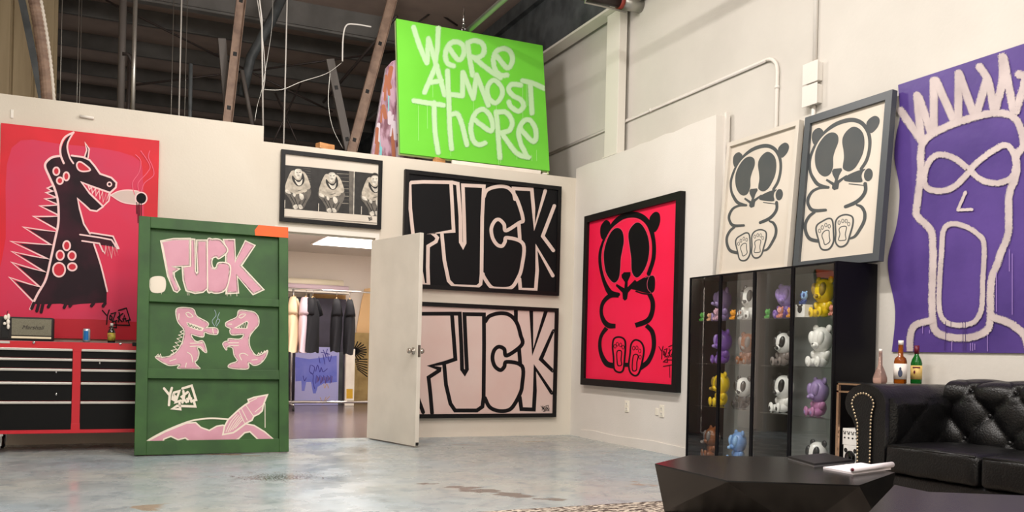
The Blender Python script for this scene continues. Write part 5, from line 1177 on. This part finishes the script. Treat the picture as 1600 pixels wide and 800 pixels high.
# ================================================================ STOREROOM THROUGH THE DOOR
mat('light_panel', (255, 250, 244), .5, emit=(255, 248, 240), es=6.0); mat('ceil_frame', (226, 214, 206), .5)
x0, x1, y0_, y1_ = 2.84, 4.05, 12.95, 14.1
r = empty('ceiling_light', ((x0+x1)/2, (y0_+y1_)/2, 2.6), label='bright flat ceiling light panel in the storeroom', cat='ceiling light')
mb = MB(); mb.box(-.6, .6, -.57, .57, -.0, .019); mb.build('housing', 'ceil_frame', r)
mb = MB(); mb.box(-.57, .57, -.54, .54, -.006, -.0005); mb.build('diffuser', 'light_panel', r)
YR = 13.6
r = empty('garment_rack', (3.1, YR, 0), label='chrome rolling garment rack hung with shirts in the storeroom', cat='clothes rack')
zb_ = 1.85; xl, xr = 2.50-3.1, 4.3-3.1
b = MB(); b.tube([(xl-.3, 0, zb_), (xr, 0, zb_)], .014, 12); b.build('hanging_rail', 'chrome', r)
for x in (xl, xr-.1):
    b = MB(); b.tube([(x, 0, zb_), (x, 0, .10)], .014, 12); b.build('upright', 'chrome', r)
    b = MB(); b.tube([(x, -.25, .10), (x, .25, .10)], .013, 12); b.build('foot_bar', 'chrome', r)
    for y in (-.24, .24):
        b = MB(); b.lathe([(0, -.012), (.034, -.012), (.034, .012), (0, .012)], 16, c=(x, y, .036), axis='X'); b.tube([(x, y, .05), (x, y, .10)], .008); b.build('caster', 'rubber', r)
b = MB(); b.tube([(xl-.1, -.0, .13), (xr, 0, .13)], .020, 12); b.build('lower_rail', 'chrome', r)
for n_, c_ in dict(cloth_cream=(232, 206, 170), cloth_pink=(214, 190, 200), cloth_black=(26, 25, 30), hanger_wood=(210, 170, 120), cloth_white=(236, 226, 226)).items(): mat(n_, c_, .85, bump=.2, bs=20)
def shirt(px, zlen, wid, m, lab, dy=0.0, rz=0.0, sl=True):
    """a shirt on its hanger seen nearly edge on: shoulders, draped body, short sleeve"""
    p = at(px, 470, Y=YR+dy); r = empty('hanging_shirt', (p.x, YR+dy, zb_-.02), (0, 0, rz), label=lab, cat='shirt')
    b = MB(); n = 28; rows = 16; vs = []
    for j in range(rows+1):
        t = j/rows; z = -.10-(zlen)*t; sw = min(1, .22+t*6.0) if t < .14 else 1
        hw = wid/2*(.16+.84*min(1, (t/.34))**.75)*(1+.10*t); hd = .035+.035*min(1, t*3)+.02*math.sin(t*3)
        for k in range(n):
            th = 2*PI*k/n; wob = 1+.10*math.sin(5*th+3*t*2)*t
            vs.append((hw*math.cos(th)*wob, hd*math.sin(th)*wob, z+.012*math.sin(3*th)*t))
    b.raw(vs, [(j*n+k, j*n+(k+1) % n, (j+1)*n+(k+1) % n, (j+1)*n+k) for j in range(rows) for k in range(n)], smooth=True); b.build('shirt_body', m, r)
    if sl:
        for s in (-1, 1):
            b = MB(); b.tube([(s*wid*.30, 0, -.14), (s*wid*.46, -.01, -.24), (s*wid*.56, -.02, -.36)], [.05, .065, .075], 14); b.build('sleeve', m, r)
    b = MB(); b.tube([(-wid*.36, 0, -.135), (0, 0, -.085), (wid*.36, 0, -.135)], .009, 8); b.build('hanger', 'hanger_wood', r)
    b = MB(); b.tube([(0, 0, -.085), (0, 0, -.02)]+[(.018*math.sin(k*.5), 0, .018+.0-.018*math.cos(k*.5)) for k in range(1, 8)], .003, 6); b.build('hook', 'chrome', r)
    return r
shirt(459, .84, .50, 'cloth_cream', 'cream shirt, leftmost on the garment rack', rz=1.27)
shirt(478, .84, .50, 'cloth_pink', 'pale pink shirt beside the cream one on the rack', rz=1.2)
shirt(489, .84, .50, 'cloth_black', 'wide black shirt in the middle of the garment rack', rz=1.12)
shirt(526, .82, .50, 'cloth_black', 'black shirt hanging edge-on with short sleeves, right of the wide one', rz=1.3)
shirt(546.5, .86, .46, 'cloth_black', 'narrow black hoodie, rightmost on the garment rack', rz=1.32)
shirt(448, 1.0, .08, 'cloth_white', 'white garment at the very left end of the rack, by the green panel', sl=False) if False else None
# things stacked against the back wall
mat('slate', (72, 68, 82), .7, c2=(62, 60, 72), ns=3); mat('cardboard', (196, 158, 104), .8, c2=(178, 136, 84), ns=5); mat('blue_canvas', (108, 118, 214), .6, c2=(126, 132, 220), ns=4)
mat('blue_pale', (176, 176, 228), .6); mat('blue_deep', (52, 44, 150), .6); mat('maroon_ink', (90, 34, 80), .6); mat('khaki', (164, 138, 88), .7, c2=(140, 116, 70), ns=6); mat('mustard', (206, 160, 40), .6); mat('foam', (244, 232, 206), .6); mat('peach_board', (226, 186, 136), .7)
def leaner(p0, p1, p2_, p3_, Y, m, nm, lab, cat='board', th=.03, extra=None, mats=None):
    """flat board standing at depth Y; four photo corners bl, br, tr, tl give its outline"""
    M = rootM((at(*p0, Y=Y).x, Y, 0), 0, 0.0); r = empty(nm, None, M=M, label=lab, cat=cat); a = Art(M, 0.0); a.use(0, 0, 1)
    q = [a.loc(p) for p in (p0, p1, p2_, p3_)]; zmin = min(v[1] for v in q)
    base_slab(a, q[0][0], (q[1][0]), 0.003, (q[2][1]+q[3][1])/2, th)
    if extra: extra(a)
    a.done('face', mats or [m], r); return r
leaner((444, 640), (537, 640), (537, 467), (444, 464), 15.35, 'slate', 'slate_board', 'large slate grey board standing behind the shirts')
leaner((482, 640), (536, 640), (536, 458), (482, 455), 15.43, 'cardboard', 'cardboard_sheet', 'brown cardboard sheet showing above the slate board')
def bl_extra(a):
    a.use(440, 550, 5.333); a.fill([(112, 40), (230, 60), (460, 30), (462, 250), (350, 262), (300, 290), (285, 345), (262, 345), (245, 250), (205, 250), (190, 325), (168, 325), (165, 240), (115, 245)], 1, smooth=False)
    for l in ([(240, 110), (232, 160), (262, 190), (262, 250), (275, 305)], [(250, 110), (275, 130), (262, 180), (240, 175)], [(285, 160), (300, 110), (318, 165), (330, 130), (345, 165), (380, 140)], [(320, 90), (310, 40)], [(345, 20), (360, 100)], [(380, 10), (400, 80), (415, 30)], [(180, 200), (190, 240), (205, 215)]): a.stroke(l, 6, 3)
    for k in range(14): a.stroke([(290+k*10, 195+(k % 3)*8), (284+k*10, 262-(k % 4)*9)], 5, 4 if k % 3 else 3, smooth=False, up=False)
    a.k += 1
    for l in ([(320, 380), (345, 420), (370, 375)], [(340, 430), (400, 370)], [(360, 420), (395, 410)], [(350, 270), (360, 300), (375, 265), (390, 300)]): a.stroke(l, 4, 5)
    a.use(440, 430, 6.154); 
    for l in ([(400, 720), (430, 790)], [(440, 710), (420, 780)], [(380, 740), (460, 760)]): a.stroke(l, 7, 3)
leaner((460, 640), (528, 637), (528, 543), (460, 541), 14.9, 'blue_pale', 'blue_painting', 'blue graffiti canvas leaning behind the rack in the storeroom', 'painting', extra=bl_extra, mats=['blue_pale', 'blue_canvas', 'blue_pale', 'blue_deep', 'maroon_ink', 'mustard'])
def kh_extra(a):
    a.use(440, 430, 6.154)
    for k in range(12):
        t = -1.5+k*.27; a.stroke([(690, 730), (690+125*math.cos(t), 730+95*math.sin(t))], 12, 1, smooth=False, up=False)
    a.k += 1; a.use(440, 550, 5.333)
    for k in range(7): a.stroke([(610+k*4, 60+k*14), (712, 60+k*24)], 9, 1, smooth=False, up=False)
leaner((550, 628), (577, 628), (577, 520), (550, 520), 15.3, 'khaki', 'khaki_painting', 'khaki board painted with a black spiky burst, at the right of the storeroom', 'painting', extra=kh_extra, mats=['khaki', 'ink_black'])
def wp_extra(a):
    a.use(440, 550, 5.333); a.fill([(540, 308), (592, 308), (592, 388), (540, 388)], 1, smooth=False)
leaner((539, 625), (553, 625), (553, 545), (539, 545), 14.7, 'cream_white', 'narrow_board', 'narrow white board with a mustard square at its foot', 'board', extra=wp_extra, mats=['cream_white', 'mustard'])
tag(MB().box(at(527, 560, Y=14.95).x, at(536, 560, Y=14.95).x, 14.95, 15.0, 0, at(530, 550, Y=14.95).z).build('grey_post', 'dark_steel'), 'dark grey upright board end beside the blue canvas', 'board')
leaner((563, 520), (588, 520), (588, 462), (563, 462), 15.45, 'peach_board', 'tan_board', 'peach wooden board leaning by the door leaf in the storeroom', 'board') if False else None
M = rootM((at(560, 520, Y=15.38).x, 15.38, 0)); r = empty('wooden_stand', None, M=M, label='tan slanted wooden easel board at the right of the storeroom', cat='board'); a = Art(M, 0); a.use(440, 430, 6.154)
pl_ = [a.loc(p) for p in ((722, 520), (770, 250), (800, 130), (880, 120), (880, 540), (800, 380))]
pl_ = [(pl_[0][0], -1.0+1.0)]+pl_[:4]+[(pl_[3][0], 0.0)]
MB().prism(pl_, 0, .03).build('board', 'peach_board', r)
# foam rolls on top of the stack
p = at(440, 441, Y=15.2); q_ = at(540, 446, Y=15.2); zc = (p.z+q_.z)/2
shelf = MB(); shelf.box(p.x-.9, q_.x+.02, 14.95, 15.34, zc-.16, zc-.13); 
r = empty('wall_shelf', (p.x-.4, 15.3, zc-.145), label='pale wall shelf under the rolled canvases in the storeroom', cat='shelf'); bmesh.ops.translate(shelf.bm, vec=(-(p.x-.4), -15.3, -(zc-.145)), verts=shelf.bm.verts)
shelf.build('board', 'cream_white', r)
b = MB(); b.box(-.4, -.36, -.0, .2, -.2, -.0151); b.box(.9, .94, 0, .2, -.2, -.0151); b.build('bracket', 'galv', r)
b = MB(); b.tube([(p.x-.8, 15.2, zc), (q_.x-.05, 15.2, zc)], .085, 18); tag(b.build('canvas_roll', 'foam'), 'thick cream roll lying on the storeroom shelf, the upper one', 'roll')
b = MB(); b.tube([(p.x-.8, 15.02, zc-.07), (q_.x+.0, 15.02, zc-.075)], .052, 16); tag(b.build('canvas_roll', 'cloth_pink'), 'thinner pinkish roll in front of the thick one on the storeroom shelf', 'roll')
